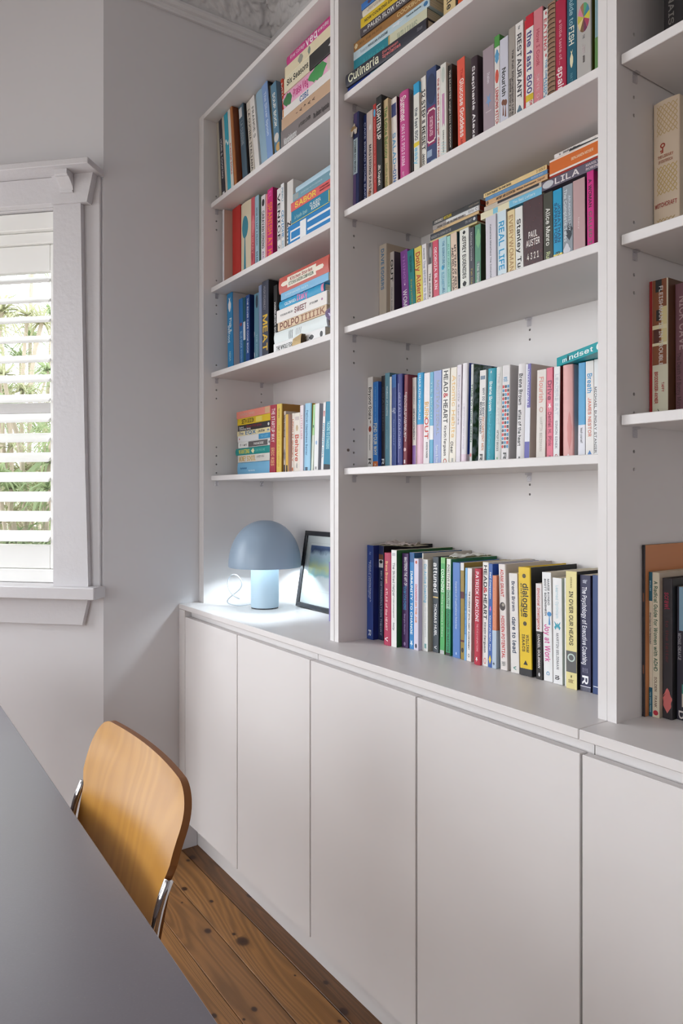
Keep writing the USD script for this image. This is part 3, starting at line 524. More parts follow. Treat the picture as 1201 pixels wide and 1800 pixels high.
BOOKS = [
 ('b1s1','p',0,69.4,130.5,2388.5,19.4,302.1,180.0,-4.86,0,(176, 170, 152),None,None,[],'slim stone grey book, first at the far left end on the left bay top shelf','books standing on the left bay top shelf','paperback_book'),
 ('b1s1','p',0,95.1,130.0,2388.5,28.3,302.2,180.0,-5.99,0,(40, 42, 52),None,None,[('T','HOME & COOKING',0.25,0.75,0.42,0,(200,200,205),),('L',0.92,0.98,(225,225,225),0.5,0,)],'slim black book with pale lettering on the left bay top shelf','books standing on the left bay top shelf','paperback_book'),
 ('b1s1','p',0,127.8,129.3,2388.5,16.9,303.6,180.0,-6.76,0,(205, 190, 178),None,None,[],'slim pinkish cream book beside the turquoise one on the left bay top shelf','books standing on the left bay top shelf','paperback_book'),
 ('b1s1','p',0,148.2,127.3,2388.5,27.7,302.3,180.0,-6.44,0,(50, 170, 190),None,None,[('M','wave',0.3,0.42,0.9,0,(225,240,240),)],'bright turquoise paperback on the left bay top shelf','books standing on the left bay top shelf','paperback_book'),
 ('b1s1','p',0,178.7,125.6,2388.5,20.4,302.5,180.0,-5.75,0,(226, 222, 214),None,None,[('T','FLAVOUR BOOKS',0.42,0.8,0.4,0,(190,60,60),)],'slim white book with red capitals on the left bay top shelf','books standing on the left bay top shelf','paperback_book'),
 ('b1s1','f',0,207.9,124.2,2388.5,17.0,303.8,180.0,-7.34,0,(176, 108, 56),(120, 60, 28),None,[],'thick tan book with rust brown cover on the left bay top shelf','books standing on the left bay top shelf','hardback_book'),
 ('b1s1','f',0,230.9,145.9,2388.5,34.8,301.5,180.0,-7.11,0,(78, 104, 122),(30, 32, 36),None,[('L',0.03,0.15,(222,224,222),0.6,-0.1,),('T','LA CUISINE',0.2,0.5,0.5,0,(150,165,172),),('M','leaf',0.9,0.99,1.2,0,(225,225,222),)],'dark slate blue book with torn pale label on the left bay top shelf','books standing on the left bay top shelf','hardback_book'),
 ('b1s1','p',0,273.2,156.2,2388.5,29.5,300.5,180.0,-7.21,0,(214, 208, 196),None,None,[('T','LA CUCINA ITALIANA',0.1,0.85,0.45,0,(90,80,72),)],'white book with dark vertical capitals on the left bay top shelf','books standing on the left bay top shelf','paperback_book'),
 ('b1s1','p',0,311.6,154.4,2388.5,31.3,302.3,217.6,-8.80,0,(238, 236, 230),None,None,[('T','FRANCE S',0.12,0.5,0.42,0,(120,118,116),),('L',0.93,0.97,(120,120,120),0.2,0,)],'white book with widely spaced grey capitals on the left bay top shelf','books standing on the left bay top shelf','paperback_book'),
 ('b1s1','h',0,352.7,154.0,2388.5,45.5,300.1,218.0,-9.33,0,(150, 184, 204),None,None,[],'plain pale blue cloth book on the left bay top shelf','books standing on the left bay top shelf','hardback_book'),
 ('b1s1','f',0,406.2,150.0,2388.5,37.1,301.4,222.0,-8.85,0,(128, 160, 206),(28, 28, 30),None,[('T','The Silver Spoon',0.1,0.62,0.36,0,(205,220,240),)],'tall cornflower blue book, unevenly lit spine on the left bay top shelf','books standing on the left bay top shelf','hardback_book'),  # spine is one even blue with pale lettering
 ('b1s1','p',0,448.0,146.0,2388.5,10.6,272.2,226.0,-5.71,0,(66, 60, 42),None,None,[],'slim dark book with mottled gold spine on the left bay top shelf','books standing on the left bay top shelf','paperback_book'),
 ('b1s1','p',0,484.3,132.0,2388.5,35.3,252.3,230.0,-6.99,0,(86, 126, 150),None,None,[('T','SOUP BOOK',0.13,0.6,0.42,0,(232,232,225),),('M','circle',0.68,0.8,0.8,0,(206,204,196),),('M','circle',0.82,0.93,0.8,0.2,(196,156,96),)],'blue grey book about soup with cream letters on the left bay top shelf','books standing on the left bay top shelf','paperback_book'),
 ('b1s1','p',0,520.2,150.0,2388.5,12.5,261.4,180.0,-6.99,0,(222, 76, 44),None,None,[('T','MILK',0.05,0.33,0.62,0,(240,236,228),),('B',0.5,1,(222,196,186),)],'red orange book with cream foot beside the stack on the left bay top shelf','books standing on the left bay top shelf','paperback_book'),
 ('b1s1s','f',1,534.1,125.0,2388.5,67.0,318.9,240.0,0.00,0,(126, 122, 118),None,None,[('T','Mangiabuono',0.06,0.3,0.3,-0.1,(226,226,224),),('T','A FOOD LOVER',0.34,0.55,0.16,0.1,(62,60,58),),('T','The Modern Vegetarian',0.6,0.86,0.22,0,(60,58,56),),('M','circle',0.9,0.96,0.5,0,(200,200,200),)],'thick grey book, lowest of its stack on the left bay top shelf','cookbooks lying on the left bay top shelf','hardback_book'),
 ('b1s1s','f',1,538.1,125.0,2455.9,36.9,314.9,220.0,0.00,0,(196, 164, 134),None,None,[('T','- < ^ < <',0.28,0.62,0.3,0,(70,56,46),)],'tan woodgrain patterned book with thin line marks on the left bay top shelf','cookbooks lying on the left bay top shelf','hardback_book'),
 ('b1s1s','p',1,543.3,125.0,2493.2,26.2,309.7,200.0,0.00,0,(232, 229, 222),None,None,[('T','CIBI',0.34,0.5,0.62,0,(50,90,150),),('L',0.005,0.025,(205,130,50),1,0,),('M','circle',0.9,0.96,0.5,0,(190,190,190),)],'white cookbook with small blue capitals on the left bay top shelf','cookbooks lying on the left bay top shelf','paperback_book'),
 ('b1s1s','h',1,548.6,125.0,2519.8,47.4,304.4,200.0,0.00,0,(228, 168, 196),None,None,[('T','Praise Veg',0.2,0.48,0.5,0,(200,50,130),),('M','leaf',0,0.18,0.9,-0.1,(60,120,74),),('M','leaf',0.48,0.82,1,0,(70,150,84),),('L',0.82,1,(206,190,184),0.99,0,)],'pink vegetable cookbook with green leaf spine on the left bay top shelf','cookbooks lying on the left bay top shelf','hardback_book'),
 ('b1s1s','p',1,553.8,125.0,2567.6,45.0,299.2,200.0,0.00,0,(222, 214, 188),None,None,[('T','Six Seasons',0.06,0.48,0.4,0.05,(36,36,34),),('B',0.5,1,(48,47,47),),('M','triangle',0.84,0.93,0.5,0,(215,215,215),)],'cream and black cookbook with bold serif title on the left bay top shelf','cookbooks lying on the left bay top shelf','paperback_book'),
 ('b1s1s','f',1,559.0,125.0,2613.0,33.7,260.4,220.0,0.00,0,(222, 212, 180),None,None,[('M','leaf',0.3,0.42,0.8,0,(150,150,140),),('M','leaf',0.52,0.58,0.7,0,(130,140,130),),('B',0,0.001,(190,150,70),)],'cream book with faint drawings and gilt edge on the left bay top shelf','cookbooks lying on the left bay top shelf','hardback_book'),
 ('b1s1s','h',1,569.3,125.0,2647.1,30.0,283.7,200.0,0.00,0,(190, 56, 128),None,None,[('T','River Cottage',0.08,0.38,0.36,0,(232,200,214),),('T','veg',0.4,0.62,0.75,0,(238,226,232),),('T','everyday',0.64,0.84,0.34,0,(236,214,224),)],'magenta cookbook, topmost of its stack on the left bay top shelf','cookbooks lying on the left bay top shelf','hardback_book'),
 ('b1s2','p',0,66.9,145.0,2073.5,12.2,288.6,200.0,0.00,0,(222, 220, 222),(196, 176, 160),None,[],'very slim pale grey booklet against the left side panel on the left bay second shelf','books standing on the left bay second shelf','booklet'),
 ('b1s2','p',0,81.5,179.1,2073.5,63.1,293.9,170.0,-0.41,0,(190, 52, 46),None,None,[('M','circle',0.84,0.87,0.14,0,(110,24,22),)],'plain red book beside the spoon drawing on the left bay second shelf','books standing on the left bay second shelf','paperback_book'),
 ('b1s2','h',0,144.9,178.9,2073.5,80.5,287.9,190.0,0.00,0,(222, 212, 184),None,None,[('M','spoon',0.17,0.95,0.62,-0.05,(60,140,160),)],'cream book with a teal spoon drawn on it on the left bay second shelf','books standing on the left bay second shelf','hardback_book'),
 ('b1s2','p',0,225.7,179.7,2073.5,27.0,285.8,190.0,0.40,0,(206, 92, 104),None,None,[('M','leaf',0.22,0.45,0.8,0.1,(230,130,140),),('M','leaf',0.55,0.8,0.9,-0.1,(180,70,90),),('T','FOOD DIARY',0.3,0.7,0.4,0,(232,150,150),)],'pinkish red patterned paperback on the left bay second shelf','books standing on the left bay second shelf','paperback_book'),
 ('b1s2','p',0,257.0,180.3,2073.5,28.5,282.0,190.0,-0.41,0,(160, 196, 212),(110, 140, 120),None,[('T','HOW TO EAT A PEACH',0.15,0.62,0.3,0,(60,80,100),),('T','DIANA HE',0.7,0.95,0.35,0,(50,70,92),)],'pale blue paperback with small dark capitals on the left bay second shelf','books standing on the left bay second shelf','paperback_book'),
 ('b1s2','p',0,292.4,185.0,2073.5,29.4,272.2,187.0,0.00,0,(226, 220, 222),None,None,[('M','circle',0.05,0.14,0.6,0,(40,40,44),),('T','CARAVAN DINING',0.2,0.68,0.52,0,(38,36,40),),('T','COOK',0.72,0.95,0.4,0,(150,100,150),)],'white paperback with black ornament and capitals on the left bay second shelf','books standing on the left bay second shelf','paperback_book'),
 ('b1s2','p',0,322.3,185.0,2073.5,10.1,267.7,187.0,1.01,0,(238, 152, 150),None,None,[],'slim coral pink paperback on the left bay second shelf','books standing on the left bay second shelf','paperback_book'),
 ('b1s2','p',0,337.4,185.0,2073.5,37.1,277.8,187.0,0.00,0,(206, 32, 120),(150, 14, 84),None,[('T','SPANISH AT HOME',0.17,1,0.72,0,(236,148,46),),('T','EL',0.03,0.12,0.5,0,(230,110,180),)],'magenta book with tall orange capitals on the left bay second shelf','books standing on the left bay second shelf','paperback_book'),
 ('b1s2','p',0,406.5,185.0,2073.5,25.1,257.2,187.0,-0.61,0,(236, 233, 230),None,None,[('T','VENICE',0.07,0.68,0.62,0,(26,26,28),),('T','2151',0.74,0.97,0.55,0,(120,120,122),)],'white paperback lettered VENICE in heavy black on the left bay second shelf','books standing on the left bay second shelf','paperback_book'),
 ('b1s2','p',0,435.3,185.0,2073.5,20.6,265.3,187.0,-1.35,0,(232, 232, 230),(168, 164, 158),None,[('T','CEVICHE',0.34,0.68,0.6,0,(40,130,180),),('T','PERU',0.05,0.22,0.4,0,(120,160,180),),('T','MARTIN MORALES',0.72,0.98,0.4,0,(120,170,196),)],'white paperback with sky blue capitals on the left bay second shelf','books standing on the left bay second shelf','paperback_book'),
 ('b1s2','p',0,510.5,160.0,2073.5,37.2,235.8,200.0,0.78,0,(216, 212, 206),None,None,[('T','zkwz',0.55,0.9,0.8,0,(60,56,56),)],'white book with black scribbles behind the lying stack on the left bay second shelf','books standing on the left bay second shelf','paperback_book'),
 ('b1s2s','f',1,574.3,128.0,2073.5,67.6,264.9,220.0,0.00,0,(22, 124, 188),None,None,[('L',0.05,0.3,(232,234,232),0.08,-0.2,),('L',0.05,0.3,(232,234,232),0.08,0.2,),('L',0.05,0.07,(232,234,232),0.5,0,),('L',0.27,0.4,(232,234,232),0.86,0,),('L',0.43,0.95,(232,234,232),0.1,0.25,),('L',0.43,0.95,(232,234,232),0.1,-0.12,),('L',0.93,0.95,(232,234,232),0.42,0.06,),('L',0.43,1,(232,234,232),0.07,-0.38,)],'blue book with wavy white lines, lowest of its stack on the left bay second shelf','cookbooks lying on the left bay second shelf','hardback_book'),
 ('b1s2s','f',1,593.4,128.0,2141.5,39.8,245.8,200.0,0.00,0,(24, 124, 160),None,None,[('T','A Foodie Spain',0.08,0.38,0.26,-0.1,(150,196,200),),('T','CLAUDIA',0.44,0.68,0.26,0.16,(232,236,230),),('T','RODEN',0.47,0.66,0.26,-0.16,(232,236,230),),('L',0.85,0.87,(220,200,90),1,0,),('L',0.87,1,(34,40,50),1,0,),('L',0,0.85,(216,200,96),0.04,-0.47,),('M','star',0.89,0.95,0.35,0.2,(230,220,160),),('M','star',0.89,0.95,0.35,-0.25,(230,220,160),)],'deep teal cookbook with white capitals and starry end on the left bay second shelf','cookbooks lying on the left bay second shelf','hardback_book'),
 ('b1s2s','f',1,590.9,128.0,2181.7,27.1,248.3,200.0,0.00,0,(214, 98, 96),None,None,[('T','SABOR',0.1,0.58,0.6,0,(240,206,70),),('T','FLAVOURS FROM A',0.66,0.86,0.16,0.16,(110,30,40),),('T','SPANISH KITCHEN',0.66,0.88,0.16,-0.14,(110,30,40),)],'coral book with yellow hand cut capitals on the left bay second shelf','cookbooks lying on the left bay second shelf','hardback_book'),
 ('b1s2s','f',1,603.5,128.0,2209.2,24.0,235.7,210.0,0.00,0,(110, 150, 170),None,None,[('T','COOKING WITH FRIENDS',0.2,0.7,0.2,0,(170,196,208),),('M','circle',0.86,0.94,0.5,0,(206,214,216),),('L',0.02,0.14,(150,160,160),0.7,0,)],'dusty teal book with faint lettering on the left bay second shelf','cookbooks lying on the left bay second shelf','hardback_book'),
 ('b1s2s','h',1,618.4,128.0,2233.6,16.7,220.8,200.0,0.00,0,(172, 202, 218),None,None,[],'pale blue rounded spine book, topmost of its stack on the left bay second shelf','cookbooks lying on the left bay second shelf','hardback_book'),
 ('b1s3','f',0,70.6,165.0,1757.0,43.4,294.8,200.0,-1.73,0,(40, 138, 190),(190, 186, 182),None,[('M','fish',0.05,0.24,0.6,0,(238,240,238),),('T','Fish &',0.32,0.5,0.4,0.14,(226,236,240),),('T','Seafood',0.4,0.62,0.4,-0.14,(226,236,240),),('T','NINA',0.74,0.86,0.3,0,(170,206,226),),('L',0.95,0.99,(220,230,236),0.4,0,)],'bright blue seafood cookbook with a white fish on the left bay third shelf','books standing on the left bay third shelf','hardback_book'),
 ('b1s3','p',0,115.4,191.8,1757.0,30.3,270.7,180.2,-1.89,0,(44, 112, 176),None,None,[('T','BLUE DUCK',0.45,0.68,0.5,0,(150,190,220),),('T','STATION KITCHEN',0.7,0.96,0.35,0,(150,190,220),),('M','circle',0.33,0.38,0.6,0,(150,70,80),)],'mid blue book with pale lower lettering on the left bay third shelf','books standing on the left bay third shelf','paperback_book'),
 ('b1s3','p',0,146.5,191.1,1757.0,19.9,267.9,180.9,-1.25,0,(26, 84, 100),None,None,[('L',0.33,0.58,(214,220,222),0.8,0,)],'dark teal book with white patch on spine on the left bay third shelf','books standing on the left bay third shelf','paperback_book'),
 ('b1s3','p',0,166.8,190.6,1757.0,29.3,270.6,181.4,-0.40,0,(24, 74, 140),(20, 38, 96),None,[('T','THE RIVER CAFE COOK BOOK',0.04,0.78,0.34,0,(220,226,232),)],'navy book with thin white vertical capitals on the left bay third shelf','books standing on the left bay third shelf','paperback_book'),
 ('b1s3','p',0,212.4,200.0,1757.0,33.9,266.9,172.0,0.00,0,(96, 140, 160),None,None,[('M','circle',0.02,0.2,0.5,0.1,(50,60,72),),('M','circle',0.5,0.58,0.3,-0.5,(220,225,225),),('M','circle',0.78,0.86,0.3,-0.5,(220,225,225),),('T','THE COOK',0.55,0.85,0.3,0.1,(150,186,200),)],'dusty teal book with scalloped dark edge on the left bay third shelf','books standing on the left bay third shelf','paperback_book'),
 ('b1s3','p',0,250.8,200.0,1757.0,21.6,288.9,172.0,-0.91,0,(128, 146, 174),None,None,[],'grey blue slim book left of the slate volume on the left bay third shelf','books standing on the left bay third shelf','paperback_book'),
 ('b1s3','f',0,272.7,200.0,1757.0,43.6,296.0,172.0,0.00,0,(72, 76, 92),(18, 16, 18),None,[('T','MEAT',0.4,0.83,0.72,0,(232,190,66),),('T','HUGH FEARNLEY',0.06,0.34,0.3,-0.1,(150,152,160),),('L',0.9,0.97,(190,150,60),0.4,0,)],'slate grey book lettered MEAT in yellow on the left bay third shelf','books standing on the left bay third shelf','hardback_book'),
 ('b1s3','p',0,357.9,200.0,1757.0,23.0,263.1,172.0,-0.73,0,(26, 24, 26),(18, 16, 18),None,[('T','HAMBURGER GOURMET',0.22,0.78,0.44,-0.1,(230,230,230),)],'black book with white capitals running down its edge on the left bay third shelf','books standing on the left bay third shelf','paperback_book'),
 ('b1s3s','p',1,467.7,136.0,1757.0,35.2,303.8,200.0,0.00,0,(232, 232, 230),None,None,[('T','THE WHOLE FISH COOK BOOK',0.06,0.66,0.36,0,(40,40,42),),('M','fish',0.7,0.8,0.5,0,(70,72,76),),('M','circle',0.91,0.96,0.5,0,(60,60,64),)],'white black lettered fish book, lowest of its stack on the left bay third shelf','cookbooks lying on the left bay third shelf','paperback_book'),
 ('b1s3s','h',1,469.7,136.0,1792.6,36.6,309.5,200.0,0.00,0,(226, 230, 232),None,None,[('T','///',0.3,0.38,0.55,-0.1,(60,64,70),),('T','////',0.44,0.55,0.42,-0.05,(150,156,162),)],'white rounded spine book with sketchy grey lettering on the left bay third shelf','cookbooks lying on the left bay third shelf','hardback_book'),
 ('b1s3s','f',1,494.9,136.0,1829.6,26.3,284.3,200.0,0.00,0,(218, 194, 158),None,None,[('T','POLPO',0.05,0.46,0.78,0,(120,64,48),),('T','IIIIIK',0.5,0.97,0.72,0,(150,104,80),)],'tan book with stretched condensed brown capitals on the left bay third shelf','cookbooks lying on the left bay third shelf','hardback_book'),
 ('b1s3s','f',1,488.1,136.0,1856.3,40.4,292.2,200.0,0.00,0,(230, 228, 224),None,None,[('T','SWEET',0.38,0.62,0.42,0,(110,40,50),),('T','YOTAM & HELEN',0.08,0.34,0.15,0,(110,110,110),),('T','OTTO LENGH',0.68,0.84,0.14,0,(110,110,110),),('M','circle',0.9,0.93,0.18,0,(170,120,150),)],'white cookbook lettered SWEET in dull red on the left bay third shelf','cookbooks lying on the left bay third shelf','hardback_book'),
 ('b1s3s','h',1,503.0,136.0,1897.1,26.3,259.7,210.0,0.00,0,(40, 150, 196),None,None,[('T','CULINARIA',0.14,0.4,0.34,-0.08,(220,232,238),),('T','Italy',0.42,0.66,0.7,0.08,(232,130,180),),('L',0.95,1,(214,130,160),1,0,)],'cyan cookbook with big pink script on the left bay third shelf','cookbooks lying on the left bay third shelf','hardback_book'),
 ('b1s3s','p',1,515.0,136.0,1923.8,23.1,274.0,200.0,0.00,0,(128, 184, 220),None,None,[('T','STEPHANIE ALEX',0.1,0.6,0.24,0,(196,222,238),)],'pale blue slim cookbook under the terracotta one on the left bay third shelf','cookbooks lying on the left bay third shelf','paperback_book'),
 ('b1s3s','h',1,500.3,136.0,1947.3,52.4,288.7,200.0,0.00,0,(190, 88, 76),None,None,[('M','pin',0.07,0.9,0.62,0,(232,222,206),),('T','Kitchen Stories',0.25,0.7,0.2,0.13,(150,40,40),),('T','KITCHEN GARDEN COMPANION',0.22,0.72,0.19,-0.13,(40,80,54),)],'terracotta cookbook with rolling pin label, topmost of its stack on the left bay third shelf','cookbooks lying on the left bay third shelf','hardback_book'),
 ('b1s4s','h',1,79.0,200.0,1373.5,48.2,252.1,150.0,0.00,0,(120, 180, 214),None,None,[('T','~~~~',0.1,0.3,0.5,0.1,(60,120,170),),('T','~~~',0.35,0.55,0.4,-0.1,(190,216,230),)],'sky blue paperback with dark strokes, lowest of its stack on the shelf above the lamp','paperbacks lying above the lamp','hardback_book'),
 ('b1s4s','p',1,84.2,200.0,1422.1,27.1,247.6,140.0,0.00,0,(220, 216, 206),None,None,[('T','MONEY SCHOOL',0.04,0.56,0.66,0,(206,164,60),),('T','LACEY FILI',0.6,0.82,0.26,0.14,(130,130,130),)],'cream paperback with mustard capitals on the shelf above the lamp','paperbacks lying above the lamp','paperback_book'),
 ('b1s4s','h',1,63.4,200.0,1449.6,25.3,266.9,150.0,0.00,0,(24, 142, 140),None,None,[('T','WANTING',0.1,0.42,0.6,0,(222,206,60),),('T','LIKE THIS ONE',0.6,0.86,0.3,0,(110,190,180),),('M','diamond',0.47,0.57,0.8,0,(230,226,180),)],'teal hardback with yellow capitals on the shelf above the lamp','paperbacks lying above the lamp','hardback_book'),
 ('b1s4s','p',1,86.8,200.0,1475.3,23.0,245.0,140.0,0.00,0,(222, 222, 220),None,None,[('L',0.33,0.92,(92,90,88),0.99,0,),('T','PARADISE',0.5,0.8,0.34,0,(230,230,228),),('T','f - art',0.06,0.28,0.34,0,(80,80,80),),('M','circle',0.95,0.98,0.4,0,(100,100,100),)],'white and charcoal paperback on the shelf above the lamp','paperbacks lying above the lamp','paperback_book'),
 ('b1s4s','p',1,82.5,200.0,1498.7,22.2,249.3,140.0,0.00,0,(226, 224, 222),None,None,[('L',0.66,1,(52,146,190),0.99,0,),('T','SO LET',0.72,0.94,0.34,0,(130,190,220),),('M','circle',0.04,0.07,0.3,0,(200,120,120),)],'white paperback with a bright blue tip on the shelf above the lamp','paperbacks lying above the lamp','paperback_book'),
 ('b1s4s','p',1,78.1,200.0,1521.3,17.3,253.7,140.0,0.00,0,(228, 216, 166),None,None,[('T','The',0.05,0.2,0.55,0,(70,90,130),),('T','EQX',0.26,0.58,0.7,0,(40,110,170),),('T','Julie',0.64,0.84,0.5,0,(90,90,90),),('M','diamond',0.9,0.98,0.5,0,(130,140,170),)],'cream paperback with blue scribbled marks on the shelf above the lamp','paperbacks lying above the lamp','paperback_book'),
 ('b1s4s','p',1,85.9,200.0,1539.0,21.5,246.6,140.0,0.00,0,(44, 42, 44),None,None,[('T','Radical',0.04,0.18,0.3,0.12,(210,210,210),),('T','Conscious Being',0.04,0.4,0.3,-0.22,(215,215,215),),('T','Red Phrase',0.28,0.74,0.4,0.14,(140,44,52),),('M','circle',0.92,0.97,0.5,0,(216,216,212),)],'black paperback with small white title on the shelf above the lamp','paperbacks lying above the lamp','paperback_book'),
 ('b1s4s','p',1,79.9,200.0,1560.9,24.8,252.6,140.0,0.00,0,(214, 186, 24),None,None,[('T','SETH GODIN',0.14,0.52,0.62,0,(40,38,24),),('L',0.58,0.76,(222,204,96),0.7,0,)],'yellow paperback with tall black capitals on the shelf above the lamp','paperbacks lying above the lamp','paperback_book'),
 ('b1s4s','p',1,73.0,200.0,1586.1,26.4,258.8,140.0,0.00,0,(226, 138, 120),None,None,[('T','THINKING THINGS',0.1,0.55,0.3,0,(214,170,150),),('L',0.85,0.98,(206,170,126),0.8,0,)],'salmon pink paperback, topmost of its stack on the shelf above the lamp','paperbacks lying above the lamp','paperback_book'),
 ('b1s4','p',0,325.0,200.0,1373.5,42.1,237.5,150.0,1.81,0,(168, 44, 64),None,None,[('T','THE STARTUP WAY',0.05,0.54,0.5,0,(236,226,222),),('T','ERIC RIES',0.62,0.88,0.48,0,(226,180,130),)],'crimson startup book with white then gold capitals on the shelf above the lamp','books standing above the lamp','paperback_book'),
 ('b1s4','f',0,371.2,200.9,1373.5,31.9,237.4,171.1,0.89,0,(226, 192, 90),(150, 102, 16),None,[('T','TEN STEPS',0.06,0.2,0.25,0,(150,120,40),),('T','THE ART OF GATHERING',0.3,0.9,0.28,0,(206,160,50),)],'yellow hardback with deep mustard cover on the shelf above the lamp','books standing above the lamp','hardback_book'),
 ('b1s4','p',0,404.5,209.5,1373.5,13.6,211.1,130.0,0.59,0,(196, 180, 164),None,None,[('T','Matrescence',0.06,0.42,0.6,0,(60,50,50),),('M','leaf',0.6,0.8,0.8,0,(130,120,120),),('L',0.86,0.98,(40,36,40),0.6,0,)],'slim mottled paperback with dark script on the shelf above the lamp','books standing above the lamp','paperback_book'),
 ('b1s4','p',0,420.4,209.5,1373.5,15.0,199.2,130.0,0.00,0,(220, 176, 70),(216, 176, 164),None,[('L',0.86,0.98,(40,36,40),0.6,0,)],'slim gold spined paperback with blush cover on the shelf above the lamp','books standing above the lamp','paperback_book'),
 ('b1s4','p',0,435.7,222.5,1373.5,14.2,201.7,130.0,1.22,0,(232, 222, 212),None,None,[('T','UNDO IT QUICKLY',0.1,0.8,0.55,0,(196,104,56),),('M','circle',0.9,0.96,0.6,0,(196,104,56),)],'slim white paperback with orange capitals on the shelf above the lamp','books standing above the lamp','paperback_book'),
 ('b1s4','p',0,453.1,222.6,1373.5,35.6,200.4,130.0,0.39,0,(232, 222, 212),None,None,[('T','Behave',0.36,0.8,0.62,0,(190,70,50),),('L',0.06,0.12,(206,196,190),0.7,0,),('M','circle',0.2,0.3,0.4,0,(200,176,140),),('T','ROBERT',0.84,0.92,0.2,0,(140,140,140),)],'cream paperback with large brick red lower case on the shelf above the lamp','books standing above the lamp','paperback_book'),
 ('b1s4','p',0,489.0,222.6,1373.5,20.0,222.7,149.4,0.69,0,(230, 220, 222),None,None,[('T','LITTLE LIES',0.15,0.5,0.4,0,(210,150,160),)],'slim blush white book with pink letters on the shelf above the lamp','books standing above the lamp','paperback_book'),
 ('b1s4','h',0,509.3,223.8,1373.5,36.7,225.8,148.2,1.68,0,(150, 200, 228),(176, 132, 14),None,[('T','Deliver Happiness Better',0.1,0.75,0.26,0,(60,110,150),),('L',0.92,0.97,(60,90,110),0.4,0,)],'sky blue hardback with mustard boards on the shelf above the lamp','books standing above the lamp','hardback_book'),
 ('b1s4','p',0,559.9,222.0,1373.5,11.0,217.3,150.0,3.39,0,(170, 216, 150),None,None,[('L',0.3,0.34,(60,110,90),0.5,0,),('B',0.45,1,(214,224,206),)],'slim pale green paperback on the shelf above the lamp','books standing above the lamp','paperback_book'),
 ('b1s4','p',0,575.1,222.3,1373.5,23.9,218.4,149.7,2.37,0,(232, 232, 232),(160, 164, 178),None,[('M','circle',0.54,0.6,0.4,0,(150,186,214),),('L',0.92,0.96,(150,150,150),0.4,0,)],'white paperback with tiny blue ring emblem on the shelf above the lamp','books standing above the lamp','paperback_book'),
 ('b1s4','p',0,612.8,225.0,1373.5,13.2,218.5,147.0,3.93,0,(236, 232, 232),None,None,[('L',0.12,0.2,(196,120,120),0.5,0,),('T','NOTHING HILL',0.3,0.8,0.5,0,(60,150,180),)],'slim white paperback with pink and blue flecks on the shelf above the lamp','books standing above the lamp','paperback_book'),
 ('b1s4','p',0,626.3,225.0,1373.5,39.0,217.7,147.0,4.55,0,(14, 128, 160),None,None,[('T','TALKING TO STRANGERS',0.28,0.68,0.4,0,(170,220,226),),('L',0.9,0.99,(28,34,38),0.9,0,)],'teal paperback with hand drawn white letters on the shelf above the lamp','books standing above the lamp','paperback_book'),
 ('b2As','p',1,922.5,100.0,2388.5,9.9,266.9,200.0,0.00,4,(16, 50, 130),None,None,[('B',0.35,1,(96,150,170),)],'thin navy and teal book at the bottom of the pile on the highest middle shelf','cookbooks lying on the highest middle shelf','paperback_book'),
 ('b2As','h',1,922.5,92.0,2398.8,34.5,302.7,210.0,0.00,4,(44, 44, 58),None,None,[('T','Culinaria',0.04,0.44,0.62,0,(226,222,196),),('T','European',0.49,0.68,0.22,0.16,(214,122,118),),('T','Specialties',0.49,0.71,0.22,-0.14,(214,122,118),),('T','Ullmann',0.9,0.96,0.24,0,(120,120,130),)],'large navy leather volume with thin white title on the highest middle shelf','cookbooks lying on the highest middle shelf','hardback_book'),
 ('b2As','p',1,930.3,115.0,2433.7,40.8,275.2,200.0,0.00,4,(28, 130, 146),None,None,[('T','A Little Book',0.14,0.45,0.3,0,(60,160,170),),('B',0.52,1,(206,206,180),),('L',0.5,0.52,(190,160,90),1,0,),('T','WILLIAMS',0.62,0.88,0.44,0,(170,174,150),)],'teal book with cream lettered right half on the highest middle shelf','cookbooks lying on the highest middle shelf','paperback_book'),
 ('b2As','p',1,928.7,115.0,2474.9,22.0,285.1,200.0,0.00,4,(188, 208, 218),None,None,[('T','feasts',0.1,0.2,0.4,0,(150,170,180),),('T','PERSIAN CUISINE',0.21,0.48,0.28,0,(60,80,90),),('M','star',0.5,0.7,0.5,0.1,(214,226,232),),('T','Twelve Swords',0.72,0.9,0.2,0.1,(60,80,90),),('M','circle',0.93,0.98,0.5,0,(60,120,170),)],'pale icy blue cookbook with grey capitals on the highest middle shelf','cookbooks lying on the highest middle shelf','paperback_book'),
 ('b2As','p',1,930.3,115.0,2497.3,23.2,283.5,200.0,0.00,4,(150, 108, 58),None,None,[('T','ALL THE PLACE',0.08,0.4,0.26,0,(110,78,40),),('T','COOKBOOK',0.6,0.95,0.42,0,(214,190,140),),('M','leaf',0.01,0.06,0.6,0,(220,200,160),)],'bronze brown cookbook with pale capitals on the highest middle shelf','cookbooks lying on the highest middle shelf','paperback_book'),
 ('b2As','p',1,962.9,113.0,2520.9,21.6,253.2,200.0,0.00,4,(72, 66, 68),None,None,[('T','the',0.05,0.1,0.3,-0.1,(190,190,190),),('T','PALEO SLOW COOKER',0.12,0.8,0.46,0.05,(236,236,234),),('T','OVER 100 RECIPES FOR YOU',0.2,0.7,0.16,-0.3,(160,160,160),)],'charcoal slow cooker book with bold white capitals on the highest middle shelf','cookbooks lying on the highest middle shelf','paperback_book'),
 ('b2As','p',1,964.5,113.0,2542.9,24.9,251.6,200.0,0.00,4,(218, 184, 32),None,None,[('T','NOW COOKING EASY THINGS',0.06,0.75,0.3,0,(70,60,30),)],'yellow cookbook with black condensed capitals on the highest middle shelf','cookbooks lying on the highest middle shelf','paperback_book'),
